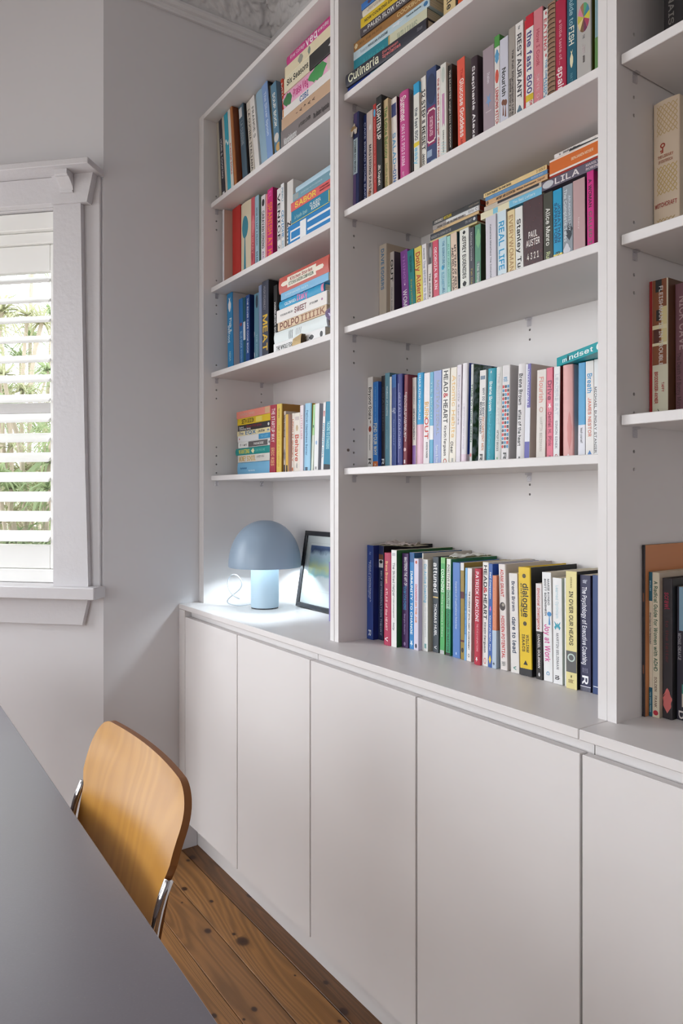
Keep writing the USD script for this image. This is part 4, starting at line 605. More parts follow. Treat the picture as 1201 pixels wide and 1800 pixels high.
 ('b2As','h',1,971.2,113.0,2568.2,21.0,253.1,200.0,0.00,4,(216, 208, 188),None,None,[('T','Jerusalem',0.08,0.4,0.4,0,(180,170,150),)],'cream book with faint script under the blue one on the highest middle shelf','cookbooks lying on the highest middle shelf','hardback_book'),
 ('b2As','p',1,967.0,113.0,2589.6,16.9,257.3,200.0,0.00,4,(52, 110, 186),None,None,[('M','circle',0.1,0.16,0.6,0,(70,60,90),)],'bright blue book, topmost visible of the leaning pile on the highest middle shelf','cookbooks lying on the highest middle shelf','paperback_book'),
 ('b2A','p',0,1261.6,148.0,2388.5,40.0,231.5,180.0,0.00,0,(216, 192, 140),None,None,[('T','Simple Little Life',0.2,0.98,0.4,0,(40,36,34),)],'cream yellow book with black title, right of the pile on the highest middle shelf','books standing on the highest middle shelf','paperback_book'),
 ('b2A','p',0,1301.9,150.2,2388.5,4.9,231.5,180.0,0.00,0,(20, 18, 20),None,None,[],'black slim book left of an orange one on the highest middle shelf','books standing on the highest middle shelf','paperback_book'),
 ('b2A','p',0,1307.1,151.0,2388.5,41.6,221.5,180.0,0.00,0,(206, 84, 34),None,None,[],'orange book beside a black one on the highest middle shelf','books standing on the highest middle shelf','paperback_book'),
 ('b2B','f',0,922.5,127.4,2073.5,24.2,267.6,240.0,0.48,0,(44, 54, 104),(60, 66, 88),None,[('L',0,0.2,(92,80,128),0.6,-0.1,),('L',0.26,0.62,(188,206,214),0.86,-0.1,),('T','ITCOMBE DAV RECIPES',0.28,0.6,0.3,-0.1,(40,50,60),),('L',0.62,1,(104,84,128),0.5,-0.2,)],'navy ring binder with handwritten label on the middle bay second shelf','cookbooks on the middle bay second shelf','ring_binder'),
 ('b2B','p',0,949.2,144.1,2073.5,12.9,258.2,210.0,0.00,0,(36, 46, 100),None,None,[('T','CAKE BREAD HOME BAKING',0.08,0.98,0.44,0,(190,196,214),)],'navy paperback with white baking capitals on the middle bay second shelf','cookbooks on the middle bay second shelf','paperback_book'),
 ('b2B','p',0,963.0,144.1,2073.5,27.1,259.8,220.0,-0.13,0,(206, 190, 186),None,None,[('T','MASTERING PASTA',0.35,0.86,0.34,0.1,(44,40,40),),('M','circle',0.14,0.2,0.35,0.1,(226,220,216),),('M','leaf',0.8,0.9,0.5,0,(180,130,100),)],'blush white pasta book with dark capitals on the middle bay second shelf','cookbooks on the middle bay second shelf','paperback_book'),
 ('b2B','p',0,1006.5,135.0,2073.5,12.5,260.9,200.0,-0.71,0,(176, 52, 50),None,None,[('M','circle',0.05,0.13,0.7,0,(70,160,200),),('T','FOOD FRIENDS THE WORLD',0.15,0.8,0.2,0,(216,150,140),)],'slim red paperback with a blue dot on the middle bay second shelf','cookbooks on the middle bay second shelf','paperback_book'),
 ('b2B','f',0,1021.2,134.8,2073.5,23.3,273.4,210.0,-1.10,0,(34, 32, 32),(30, 28, 28),None,[('T','LIGHTEN UP',0.08,0.42,0.66,0,(230,226,214),),('T','Jill Dupleix',0.66,0.86,0.4,0,(220,216,206),),('M','circle',0.93,0.98,0.55,0,(226,222,212),)],'tall black paperback with white condensed capitals on the middle bay second shelf','cookbooks on the middle bay second shelf','hardback_book'),
 ('b2B','p',0,1045.5,141.6,2073.5,18.6,258.2,210.0,-1.26,0,(190, 166, 128),(196, 172, 136),None,[('T','The Edible Balcony',0.08,0.6,0.62,0,(66,110,44),),('T','Indira Naidoo',0.65,0.94,0.4,0,(120,128,70),)],'tan garden book with green lettering on the middle bay second shelf','cookbooks on the middle bay second shelf','paperback_book'),
 ('b2B','p',0,1065.6,150.8,2073.5,22.7,254.8,210.0,-1.53,0,(226, 218, 208),(60, 34, 38),None,[('L',0.06,0.19,(56,64,110),1,0,),('T','SALAD',0.36,0.68,0.5,0,(90,150,190),),('T','for',0.69,0.74,0.3,0,(60,90,140),),('T','DINNER',0.74,1,0.5,0,(50,100,160),)],'cream salad book with navy photograph at the head on the middle bay second shelf','cookbooks on the middle bay second shelf','paperback_book'),
 ('b2B','h',0,1088.7,154.0,2073.5,35.5,258.0,210.0,-0.58,0,(190, 70, 138),(150, 140, 136),None,[('T','Summer',0.05,0.3,0.6,0,(240,222,226),),('T','ON FAT PIG FARM',0.33,0.74,0.34,0,(234,196,214),),('T','MATTHEW EVANS',0.8,1,0.22,0,(220,170,196),)],'magenta farm cookbook with white serif title on the middle bay second shelf','cookbooks on the middle bay second shelf','hardback_book'),
 ('b2B','p',0,1124.5,163.7,2073.5,9.4,243.7,200.0,0.00,0,(52, 50, 48),None,None,[('T','cookery',0.85,0.97,0.4,0,(160,160,150),)],'slim black book with mottled spine on the middle bay second shelf','cookbooks on the middle bay second shelf','paperback_book'),
 ('b2B','p',0,1136.5,163.7,2073.5,21.1,263.5,190.0,-0.55,0,(226, 222, 218),(206, 196, 184),None,[('B',0,0.105,(50,160,206),),('T','the fast 800',0.24,0.55,0.5,0,(90,96,104),),('L',0.57,0.61,(226,200,60),0.99,0,),('T','easy',0.62,0.78,0.6,0,(120,190,220),)],'white diet paperback with cyan head and yellow stripe on the middle bay second shelf','cookbooks on the middle bay second shelf','paperback_book'),
 ('b2B','p',0,1158.8,169.8,2073.5,18.4,271.1,200.0,-0.74,0,(228, 222, 214),None,None,[('T','12 STEP',0.12,0.38,0.66,0,(36,34,34),),('L',0.4,0.43,(120,110,110),0.6,0,),('T','RESET',0.46,0.68,0.62,0,(36,34,34),),('T','Jessica',0.71,0.84,0.5,0,(50,50,50),),('T','SEPEL',0.85,0.98,0.5,0,(36,34,34),)],'white paperback with twelve step capitals on the middle bay second shelf','cookbooks on the middle bay second shelf','paperback_book'),
 ('b2B','f',0,1177.7,170.0,2073.5,36.2,278.8,200.0,-0.51,0,(58, 74, 112),None,None,[('L',0.34,0.68,(140,40,86),0.98,0,),('M','plate',0.36,0.66,0.86,0,(228,214,210),),('M','plate',0.375,0.645,0.76,0,(140,40,86),),('T','STARTER PLATES',0.43,0.6,0.3,0,(236,200,210),),('M','circle',0.05,0.32,0.9,0,(44,58,90),),('L',0.72,0.78,(150,170,190),0.5,-0.2,),('L',0.82,0.9,(150,176,196),0.5,0.2,),('L',0.92,0.98,(120,146,170),0.6,-0.1,)],'denim blue patterned book with burgundy name plate on the middle bay second shelf','cookbooks on the middle bay second shelf','hardback_book'),
 ('b2B','p',0,1214.4,170.3,2073.5,14.4,262.5,200.0,-0.54,0,(228, 220, 214),None,None,[('T','the 8-week blood sugar diet recipe book',0.08,0.99,0.42,0,(176,56,62),)],'white diet paperback with red lower case title on the middle bay second shelf','cookbooks on the middle bay second shelf','paperback_book'),
 ('b2B','p',0,1229.2,169.8,2073.5,19.5,268.4,200.0,-0.50,0,(224, 222, 216),(214, 206, 196),None,[('M','circle',0.03,0.17,0.6,0,(190,200,190),),('M','ribbon',0.27,0.57,0.42,0,(196,140,176),),('T','SARAH WILSON',0.6,0.8,0.24,0,(120,120,120),),('M','stripes',0.7,0.98,0.9,0,(196,214,218),)],'white book with striped foot and a lilac ribbon on the middle bay second shelf','cookbooks on the middle bay second shelf','paperback_book'),
 ('b2B','p',0,1249.2,176.2,2073.5,13.6,259.5,195.8,-0.53,0,(40, 36, 36),(60, 40, 24),None,[('T','THE DIABETES weight loss COOKBOOK',0.05,0.77,0.32,0,(216,212,204),),('M','circle',0.82,0.9,0.6,0,(180,160,90),),('T','MURDOCH',0.92,0.99,0.3,0,(200,200,190),)],'black diabetes cookbook with white capitals on the middle bay second shelf','cookbooks on the middle bay second shelf','paperback_book'),
 ('b2B','p',0,1278.2,180.0,2073.5,25.5,259.7,192.0,-1.05,0,(222, 92, 70),(186, 180, 172),None,[('T','The',0.1,0.18,0.3,0.1,(190,60,50),),('T','Glucose Goddess',0.19,0.72,0.5,0.1,(244,232,224),),('T','METHOD',0.74,0.94,0.24,0,(170,50,44),)],'coral book with white rounded title on the middle bay second shelf','cookbooks on the middle bay second shelf','paperback_book'),
 ('b2B','h',0,1320.3,180.0,2073.5,21.3,243.1,190.0,-0.67,0,(58, 40, 50),(48, 34, 42),None,[('T','Stephanie Alexander',0.09,0.98,0.4,0,(236,230,230),)],'dark plum book with widely set white serif name on the middle bay second shelf','cookbooks on the middle bay second shelf','hardback_book'),
 ('b2B','f',0,1359.6,180.0,2073.5,34.5,241.6,192.0,-0.50,0,(160, 144, 152),None,None,[('T','Italian',0.24,0.34,0.2,0,(216,206,214),),('M','star',0.43,0.57,0.5,0,(120,150,190),),('L',0.6,0.61,(190,176,182),0.5,0,)],'mauve grey book with a small blue blossom on the middle bay second shelf','cookbooks on the middle bay second shelf','hardback_book'),
 ('b2B','p',0,1394.4,180.0,2073.5,14.9,254.0,192.0,-0.20,0,(222, 220, 214),(30, 96, 30),None,[('B',0,0.1,(80,150,70),),('M','leaf',0.12,0.25,0.8,0,(90,150,190),),('M','circle',0.3,0.42,0.7,0,(206,90,70),),('T','LENNONS KITCHEN',0.46,0.84,0.56,0,(184,60,54),),('T','EASY FOOD',0.87,0.98,0.4,0,(190,120,110),)],'white paperback with red kitchen capitals and green head on the middle bay second shelf','cookbooks on the middle bay second shelf','paperback_book'),
 ('b2B','p',0,1410.4,180.0,2073.5,24.2,238.3,192.0,-0.22,0,(204, 204, 218),None,None,[('T','Nourish',0.28,0.54,0.44,0,(66,62,66),),('M','spoon',0.57,0.72,0.4,-0.1,(120,76,60),),('M','spoon',0.58,0.74,0.4,0.18,(120,76,60),),('T','Bowls',0.78,0.97,0.44,0,(66,62,66),)],'lavender white bowls book with brown spoons on the middle bay second shelf','cookbooks on the middle bay second shelf','paperback_book'),
 ('b2B','p',0,1435.5,180.0,2073.5,18.9,249.1,192.0,0.00,0,(160, 152, 146),None,None,[('T','The Full International Lifestyle Plan',0.2,0.98,0.26,0.14,(70,66,64),),('T','Inside Story a Century',0.44,0.9,0.26,-0.2,(70,66,64),)],'grey book with two lines of small dark type on the middle bay second shelf','cookbooks on the middle bay second shelf','paperback_book'),
 ('b2B','p',0,1456.1,180.0,2073.5,21.8,249.2,192.0,-0.30,0,(228, 225, 220),None,None,[('T','the',0.03,0.06,0.26,0,(120,120,120),),('T','RESTAURANT',0.1,0.66,0.5,0,(60,58,66),),('M','leaf',0.72,0.84,0.6,0,(90,110,130),),('T','WITH SIEH',0.85,1,0.3,0,(80,80,90),)],'white book lettered RESTAURANT in slim capitals on the middle bay second shelf','cookbooks on the middle bay second shelf','paperback_book'),
 ('b2B','p',0,1478.9,180.0,2073.5,4.0,242.8,190.0,0.40,0,(196, 52, 56),None,None,[],'slim red edged book between two white ones on the middle bay second shelf','cookbooks on the middle bay second shelf','paperback_book'),
 ('b2B','p',0,1483.8,180.0,2073.5,20.6,250.4,190.0,0.00,0,(228, 222, 220),None,None,[('B',0,0.11,(190,30,52),),('T','the fast 800',0.14,0.67,0.6,0,(70,62,120),),('L',0.68,0.735,(206,180,40),0.99,0,),('T','DR MICHAEL',0.74,1,0.32,0.2,(190,60,66),),('T','MOSLEY',0.82,1,0.32,-0.22,(190,60,66),)],'white fast diet book with red head and blue letters on the middle bay second shelf','cookbooks on the middle bay second shelf','paperback_book'),
 ('b2B','f',0,1506.0,180.0,2073.5,23.8,250.1,192.0,-0.30,0,(206, 126, 136),(50, 24, 26),None,[('T','How I Cook',0.17,0.48,0.34,0,(180,80,96),),('T','SKYE GYNGELL',0.55,0.97,0.3,0,(226,176,180),)],'dusty pink cookbook with rose lettering on the middle bay second shelf','cookbooks on the middle bay second shelf','hardback_book'),
 ('b2B','p',0,1530.5,180.0,2073.5,11.6,237.7,190.0,0.00,0,(226, 220, 216),None,None,[('T','* EATING *',0.02,0.42,0.6,0,(196,70,80),),('T','THE CREATIVE FOODS OF',0.44,0.98,0.36,0.16,(90,150,190),),('T','LOW STARCH',0.6,0.98,0.3,-0.2,(90,150,190),)],'white paperback with red stamp and blue small capitals on the middle bay second shelf','cookbooks on the middle bay second shelf','paperback_book'),
 ('b2B','p',0,1542.4,180.0,2073.5,19.1,244.3,190.0,0.00,0,(150, 120, 96),None,None,[('COIL',)],'brown wire bound notebook on the middle bay second shelf','cookbooks on the middle bay second shelf','wire_bound_notebook'),
 ('b2B','f',0,1563.0,180.0,2073.5,25.9,238.2,192.0,-0.29,0,(166, 28, 62),None,None,[('T','a little taste of...',0.18,0.56,0.26,0,(214,150,164),),('T','spain',0.58,0.8,0.5,0,(242,222,222),)],'crimson book about spain with lower case title on the middle bay second shelf','cookbooks on the middle bay second shelf','hardback_book'),
 ('b2B','f',0,1590.3,180.0,2073.5,23.2,261.5,192.0,0.00,0,(20, 88, 108),None,None,[('T','Guide to',0.12,0.35,0.42,0,(150,186,190),),('T','FISH',0.36,0.5,0.5,0,(226,222,206),),('M','fish',0.54,0.68,0.4,0,(226,214,180),),('T','NATHAN SMITH',0.72,0.96,0.24,0,(90,140,150),)],'dark teal book with a cream fish and italic title on the middle bay second shelf','cookbooks on the middle bay second shelf','hardback_book'),
 ('b2B','f',0,1614.8,180.0,2073.5,32.9,261.5,190.0,-0.20,0,(178, 172, 166),(96, 90, 20),None,[('M','wheel',0.24,0.46,0.85,0,(0,0,0),),('T','THE',0.48,0.51,0.14,0,(110,110,110),),('T','flavour',0,0,0.1,0,(236,234,230),),('H','flavour',0.55,0.62,0.2,(215,205,205),),('H','THESAURUS',0.64,0.69,0.13,(120,114,112),)],'pale grey book with a wheel of coloured wedges on the middle bay second shelf','cookbooks on the middle bay second shelf','hardback_book'),
 ('b2B','p',0,1656.1,180.0,2073.5,15.2,256.5,190.0,0.00,0,(118, 150, 160),None,None,[('B',0.55,1,(86,128,74),),('B',0.86,1,(52,84,40),)],'meadow and blue sky printed book at the right end on the middle bay second shelf','cookbooks on the middle bay second shelf','paperback_book'),
 ('b2C','f',0,922.5,218.1,1757.0,31.8,242.6,150.0,0.05,0,(196, 186, 170),(190, 176, 156),None,[('T','DAVE EGGERS',0.05,0.52,0.4,0,(60,120,160),)],'thick cream hardback with blue slab capitals on the middle bay third shelf','novels on the middle bay third shelf','hardback_book'),
 ('b2C','p',0,954.8,231.9,1757.0,16.4,218.2,140.0,0.00,0,(204, 196, 194),(70, 60, 76),None,[('T','GUT',0.1,0.38,0.6,0,(50,46,50),),('T','Giulia Enders',0.45,0.8,0.3,0,(140,134,136),),('T','Gut',0.88,1,0.5,0,(50,46,50),)],'slim white book with looping black letters on the middle bay third shelf','novels on the middle bay third shelf','paperback_book'),
 ('b2C','p',0,1006.0,235.0,1757.0,29.4,209.4,130.0,-2.91,0,(132, 74, 150),None,None,[('T','THINGS',0.06,0.44,0.3,0,(176,120,190),),('L',0.44,0.46,(230,220,230),0.15,0,),('T','WOMAN OF',0.52,1,0.5,0,(232,222,232),)],'purple paperback with white capitals on the middle bay third shelf','novels on the middle bay third shelf','paperback_book'),
 ('b2C','p',0,1039.3,233.9,1757.0,25.0,202.4,130.0,-3.79,0,(36, 136, 134),None,None,[('T','HELEN GARNER',0.08,0.3,0.3,0,(20,80,90),),('T','Everywhere I Look',0.4,0.95,0.26,0,(170,166,90),)],'teal green paperback with mustard lettering on the middle bay third shelf','novels on the middle bay third shelf','paperback_book'),
 ('b2C','p',0,1067.5,232.3,1757.0,28.3,200.9,130.0,-3.11,0,(226, 210, 96),None,None,[('T','Dolly Alderton',0.07,0.8,0.56,0,(196,60,52),),('T','Ghosts',0.84,1.04,0.5,0,(60,150,90),)],'yellow paperback with red serif name on the middle bay third shelf','novels on the middle bay third shelf','paperback_book'),
 ('b2C','p',0,1098.0,229.8,1757.0,17.6,200.1,130.0,-2.31,0,(222, 220, 220),None,None,[('T','Alison Bechdel',0.05,0.2,0.3,0,(110,110,120),),('T','The SECRET to Superhuman',0.22,0.98,0.42,0,(140,146,166),)],'slim white paperback with slate lettering on the middle bay third shelf','novels on the middle bay third shelf','paperback_book'),
 ('b2C','p',0,1115.9,228.9,1757.0,15.3,196.4,130.0,-0.12,0,(216, 208, 204),None,None,[('L',0,0.28,(70,68,70),0.99,0,),('M','circle',0.05,0.2,0.5,0.1,(150,148,150),),('T','The middle east',0.4,0.86,0.4,0,(50,46,46),)],'white book with black and white photograph at the head on the middle bay third shelf','novels on the middle bay third shelf','paperback_book'),
 ('b2C','p',0,1136.3,230.9,1757.0,21.0,197.6,130.0,-1.55,0,(204, 72, 96),None,None,[('T','GEORGIA BLAIN',0.09,0.64,0.44,0,(240,214,220),),('T','Closed',0.76,0.94,0.4,0,(160,30,60),)],'raspberry pink paperback with white name on the middle bay third shelf','novels on the middle bay third shelf','paperback_book'),
 ('b2C','p',0,1158.4,230.2,1757.0,29.1,196.8,130.0,-1.08,0,(160, 196, 204),None,None,[('T','THE SIGNATURE OF',0.05,0.4,0.26,0.1,(60,120,150),),('T','ELIZABETH',0.45,0.66,0.3,0,(90,150,180),),('M','circle',0.36,0.42,0.3,0,(40,150,190),),('T','ALL THINGS',0.66,0.86,0.3,0.1,(40,100,140),),('M','circle',0.86,0.98,0.7,0,(50,80,100),),('M','circle',0.88,0.96,0.45,0,(150,190,200),)],'pale aqua paperback with blue print and ink figure on the middle bay third shelf','novels on the middle bay third shelf','paperback_book'),
 ('b2C','p',0,1188.2,229.5,1757.0,12.5,193.9,130.0,-0.75,0,(150, 204, 190),None,None,[('T','ALL MY PUNY SORROWS',0.1,0.66,0.36,0,(90,150,140),)],'mint green slim paperback on the middle bay third shelf','novels on the middle bay third shelf','paperback_book'),
 ('b2C','p',0,1204.8,230.1,1757.0,21.6,196.6,130.0,-1.86,0,(216, 190, 172),(20, 58, 70),None,[('T','MY YEAR OF REST',0.16,0.72,0.3,0.2,(60,44,40),),('T','AND RELAXATION',0.18,0.74,0.3,-0.2,(60,44,40),),('M','circle',0.78,0.82,0.3,0,(90,70,66),),('T','OTTESSA',0.92,1.05,0.28,0.2,(60,44,40),),('T','MOSHFEGH',0.9,1.05,0.28,-0.2,(60,44,40),)],'beige paperback with two rows of black capitals on the middle bay third shelf','novels on the middle bay third shelf','paperback_book'),
 ('b2C','p',0,1228.5,235.0,1757.0,31.7,198.1,130.0,-0.86,0,(226, 222, 216),None,None,[('M','leaf',0.02,0.07,0.3,0,(26,26,26),),('T','JEFFREY EUGENIDES',0.08,0.62,0.36,0,(30,30,30),),('M','leaf',0.65,0.72,0.4,0,(26,26,26),),('T','THE',0.75,0.79,0.16,0.1,(30,30,30),),('T','MARRIA',0.82,1.02,0.28,0.2,(30,30,30),),('T','MARRIA',0.82,1.02,0.28,-0.2,(30,30,30),)],'white paperback with black nib ornaments on the middle bay third shelf','novels on the middle bay third shelf','paperback_book'),
 ('b2C','p',0,1261.2,234.4,1757.0,18.2,193.1,130.0,-1.01,0,(66, 66, 72),None,None,[('T','Monique Ormonde',0.06,0.42,0.3,0,(170,170,170),),('T','Fall Clear',0.52,0.76,0.3,0,(170,150,90),)],'charcoal paperback with faint gold lower title on the middle bay third shelf','novels on the middle bay third shelf','paperback_book'),
 ('b2C','p',0,1279.7,234.0,1757.0,19.0,193.8,130.0,-0.13,0,(90, 146, 116),(40, 52, 22),None,[('M','leaf',0.05,0.3,0.8,0.1,(120,176,130),),('L',0.46,0.98,(110,130,130),0.5,0.1,),('T','The Simple Things',0.48,0.96,0.34,0.1,(196,206,196),)],'jade green paperback with dark olive cover on the middle bay third shelf','novels on the middle bay third shelf','paperback_book'),
 ('b2C','p',0,1321.8,228.0,1757.0,32.8,198.0,130.0,-0.57,0,(206, 204, 212),None,None,[('T','Katherine Mansfield The Collected Stories',0.1,0.9,0.13,0,(120,120,130),)],'lavender white book with a thin grey line of text on the middle bay third shelf','novels on the middle bay third shelf','paperback_book'),
 ('b2C','p',0,1355.5,231.6,1757.0,27.6,200.6,130.0,-0.74,0,(208, 224, 230),(190, 184, 176),None,[('T','REAL LIFE',0.12,0.68,0.56,0,(40,150,200),),('T','Brandon Taylor',0.73,0.97,0.22,0.08,(60,70,80),)],'white paperback with large cyan capitals on the middle bay third shelf','novels on the middle bay third shelf','paperback_book'),
 ('b2C','p',0,1384.7,235.0,1757.0,22.8,195.1,130.0,-1.03,0,(226, 204, 156),None,None,[('T','EVERYWOMAN',0.06,0.72,0.5,0,(176,140,96),),('T','JESS PHILLIPS',0.76,0.95,0.2,0,(196,166,120),)],'cream paperback with tall tan capitals on the middle bay third shelf','novels on the middle bay third shelf','paperback_book'),
 ('b2C','p',0,1408.7,234.9,1757.0,21.9,194.6,130.0,-1.16,0,(224, 222, 220),None,None,[('T','Stanley Tucci',0.14,0.86,0.48,0,(26,26,28),)],'white paperback with bold black serif name on the middle bay third shelf','novels on the middle bay third shelf','paperback_book'),
 ('b2C','p',0,1430.9,233.6,1757.0,54.9,199.6,130.0,-0.24,0,(72, 50, 52),None,None,[('H','PAUL',0.36,0.43,0.44,(232,224,220),),('H','AUSTER',0.45,0.52,0.7,(232,224,220),),('H','4 3 2 1',0.6,0.67,0.6,(226,214,210),),('SPECK',(140,84,76),0.9,0.04,0.96,)],'very thick maroon black paperback with white name on the middle bay third shelf','novels on the middle bay third shelf','paperback_book'),
 ('b2C','p',0,1487.2,234.7,1757.0,25.3,199.2,130.0,-0.56,0,(62, 62, 52),None,None,[('T','Alice Munro',0.17,0.58,0.42,0,(226,224,214),),('T','Runaway',0.65,0.9,0.4,0,(196,204,150),)],'olive black paperback with white thin lettering on the middle bay third shelf','novels on the middle bay third shelf','paperback_book'),
 ('b2C','p',0,1513.6,235.0,1757.0,22.7,197.1,130.0,-0.65,0,(28, 150, 196),None,None,[('T','JONATHAN',0.16,0.58,0.3,0.2,(20,80,120),),('T','SAFRAN FOER',0.14,0.58,0.3,-0.2,(20,80,120),),('B',0.7,1,(224,206,120),),('T','Everything',0.68,1,0.42,0,(60,80,60),)],'cyan paperback with pale yellow foot on the middle bay third shelf','novels on the middle bay third shelf','paperback_book'),
 ('b2C','p',0,1538.2,235.0,1757.0,25.0,197.6,130.0,-0.41,0,(142, 152, 162),None,None,[('T','The Complete Tales',0.04,0.6,0.3,-0.2,(206,214,220),),('T','ARUNDHATI ROY',0.12,0.5,0.2,0.2,(200,206,214),),('M','leaf',0.4,0.6,0.6,0.15,(50,56,64),),('M','leaf',0.62,0.8,0.7,-0.1,(206,210,214),),('M','leaf',0.82,0.97,0.7,0.1,(60,70,80),)],'grey paperback with ink sketch of figures on the middle bay third shelf','novels on the middle bay third shelf','paperback_book'),
 ('b2C','p',0,1564.6,235.0,1757.0,29.1,199.4,130.0,-0.53,0,(184, 152, 154),(40, 34, 50),None,[('T','Daisy',0.4,0.52,0.12,0,(220,200,200),)],'dusty pink plain paperback with tiny white title on the middle bay third shelf','novels on the middle bay third shelf','paperback_book'),
 ('b2C','p',0,1598.8,235.0,1757.0,16.2,206.0,130.0,-0.50,0,(196, 36, 124),(130, 14, 72),None,[('T','A WOMAN',0.08,0.36,0.42,0,(60,20,44),),('T','CALLED TO',0.4,0.78,0.42,0,(96,110,90),),('T','DE SE',0.8,1,0.42,0,(50,20,40),)],'magenta paperback with black and green capitals on the middle bay third shelf','novels on the middle bay third shelf','paperback_book'),
 ('b2Cs1','p',1,1116.1,236.0,1956.8,5.0,168.7,130.0,0.00,0,(196, 180, 130),None,None,[],'slim straw coloured paperback, lowest of its pile above the third shelf novels','dark paperbacks lying on the novels','paperback_book'),
 ('b2Cs1','p',1,1117.6,236.0,1962.2,15.5,167.2,130.0,0.00,0,(50, 52, 60),None,(120, 44, 20),[('T','MEMOIRS OF A WOMAN DOCTOR',0.02,0.46,0.4,-0.1,(150,150,150),),('T','ON ART',0.76,0.9,0.4,0,(150,150,150),),('M','circle',0.92,0.97,0.5,0,(200,200,200),)],'black paperback with grey capitals low in the pile above the third shelf novels','dark paperbacks lying on the novels','paperback_book'),
 ('b2Cs1','p',1,1128.4,236.0,1978.1,7.1,162.3,130.0,0.00,0,(206, 176, 130),None,(130, 50, 24),[('T','LOVE IN',0,0.3,0.4,0,(150,130,100),)],'slim tan paperback inside the dark pile above the third shelf novels','dark paperbacks lying on the novels','paperback_book'),
 ('b2Cs1','p',1,1126.8,236.0,1985.6,12.8,166.2,130.0,0.00,0,(150, 146, 140),None,(120, 44, 20),[('L',0.3,0.72,(206,206,208),0.6,0.2,),('L',0.72,0.98,(216,216,214),0.9,0,),('T','Eric C',0.78,0.96,0.5,0,(130,130,130),),('T','HOW TO BE ALONE NOW',0.1,0.68,0.4,-0.25,(80,70,64),)],'silvery grey paperback under the black one above the third shelf novels','dark paperbacks lying on the novels','paperback_book'),
 ('b2Cs1','p',1,1125.3,236.0,1998.8,11.8,169.3,130.0,0.00,0,(48, 46, 46),None,(120, 44, 20),[('T','JOHN BRINKLEY',0.04,0.24,0.5,0,(206,200,190),),('T','WESTBORN',0.25,0.42,0.56,0,(206,186,40),),('T','penguin classics',0.78,0.98,0.3,0,(150,140,120),)],'black paperback with small yellow word, topmost of its pile above the third shelf novels','dark paperbacks lying on the novels','paperback_book'),
 ('b2Cs2','p',1,1296.6,236.0,1959.2,16.2,183.8,120.0,0.00,0,(226, 214, 186),None,None,[('B',0.49,1,(110,186,214),),('L',0.22,0.3,(130,190,214),0.8,0,),('T','The Bell Letters',0.55,0.9,0.36,0,(200,224,232),)],'cream and sky blue paperback, lowest of its pile above the third shelf novels','pale paperbacks lying on the novels','paperback_book'),
 ('b2Cs2','p',1,1308.2,236.0,1975.8,11.0,171.4,110.0,0.00,0,(196, 184, 170),None,(190, 170, 140),[('L',0.25,0.96,(44,42,44),0.5,0.2,)],'worn paperback with dark streaked spine above the third shelf novels','pale paperbacks lying on the novels','paperback_book'),
 ('b2Cs2','p',1,1313.6,236.0,1987.2,12.0,182.4,110.0,0.00,0,(206, 168, 124),None,(150, 60, 30),[('M','circle',0.01,0.05,0.7,0,(110,84,60),),('T','ANTONY AND CLEOPATRA',0.18,0.5,0.5,0,(44,36,32),),('T','William Shakespeare',0.52,0.83,0.36,0,(90,70,54),),('T','Signet',0.85,0.96,0.4,0,(150,110,80),)],'tan paperback with black play title above the third shelf novels','pale paperbacks lying on the novels','paperback_book'),
 ('b2Cs2','p',1,1312.3,236.0,1999.6,8.6,183.2,110.0,0.00,0,(92, 140, 186),None,(150, 60, 30),[('T','HENRY HANDEL RICHARDSON',0.06,0.5,0.42,0,(120,166,206),),('T','MAURICE GUEST',0.76,0.94,0.34,0,(196,210,222),)],'grey blue slim paperback between cream ones above the third shelf novels','pale paperbacks lying on the novels','paperback_book'),
 ('b2Cs2','p',1,1306.8,236.0,2008.6,10.6,187.0,110.0,0.00,0,(222, 196, 140),None,(150, 60, 30),[('T','F. Scott Fitzgerald The Great Gatsby',0.03,0.46,0.5,0,(50,44,40),),('T','2 GOLD',0.85,0.98,0.5,0,(150,120,70),)],'cream classic paperback with black title, topmost of its pile above the third shelf novels','pale paperbacks lying on the novels','paperback_book'),
 ('b2Cs3','p',1,1479.6,236.0,1964.3,19.8,164.4,130.0,0.00,0,(96, 88, 106),None,None,[('T','LILA',0.22,0.6,0.62,0,(222,214,214),),('T','MARILYNNE',0.7,1,0.24,0.2,(206,196,200),),('T','ROBINSON',0.7,1,0.24,-0.2,(206,196,200),),('M','circle',0.02,0.2,0.8,0,(190,190,196),)],'grey violet paperback with pale spaced capitals above the third shelf novels','books lying at the right above the novels','paperback_book'),
 ('b2Cs3','p',1,1501.6,236.0,1984.5,4.0,142.4,130.0,0.00,0,(150, 30, 26),None,None,[],'very slim red book under the orange one above the third shelf novels','books lying at the right above the novels','paperback_book'),
 ('b2Cs3','p',1,1501.6,236.0,1988.9,34.2,142.4,134.0,0.00,0,(206, 104, 30),None,None,[('L',0,1,(228,218,206),0.12,0.44,),('L',0,1,(228,218,206),0.12,-0.44,),('T','BENJAMIN MOSER',0.4,0.78,0.17,0,(240,204,170),)],'thick orange paperback with white bordered edges above the third shelf novels','books lying at the right above the novels','paperback_book'),
 ('b2Cs3','p',1,1514.2,236.0,2023.5,8.8,129.8,130.0,0.00,0,(222, 218, 212),None,None,[('T','by',0.1,0.13,0.4,0,(60,60,60),),('T','EDGAR ALLAN',0.18,0.42,0.5,0,(40,40,40),),('L',0.3,0.9,(40,38,38),0.5,-0.2,),('M','zig',0.5,0.98,0.7,0.1,(225,220,214),)],'white paperback with torn black ink print, topmost of its pile above the third shelf novels','books lying at the right above the novels','paperback_book'),
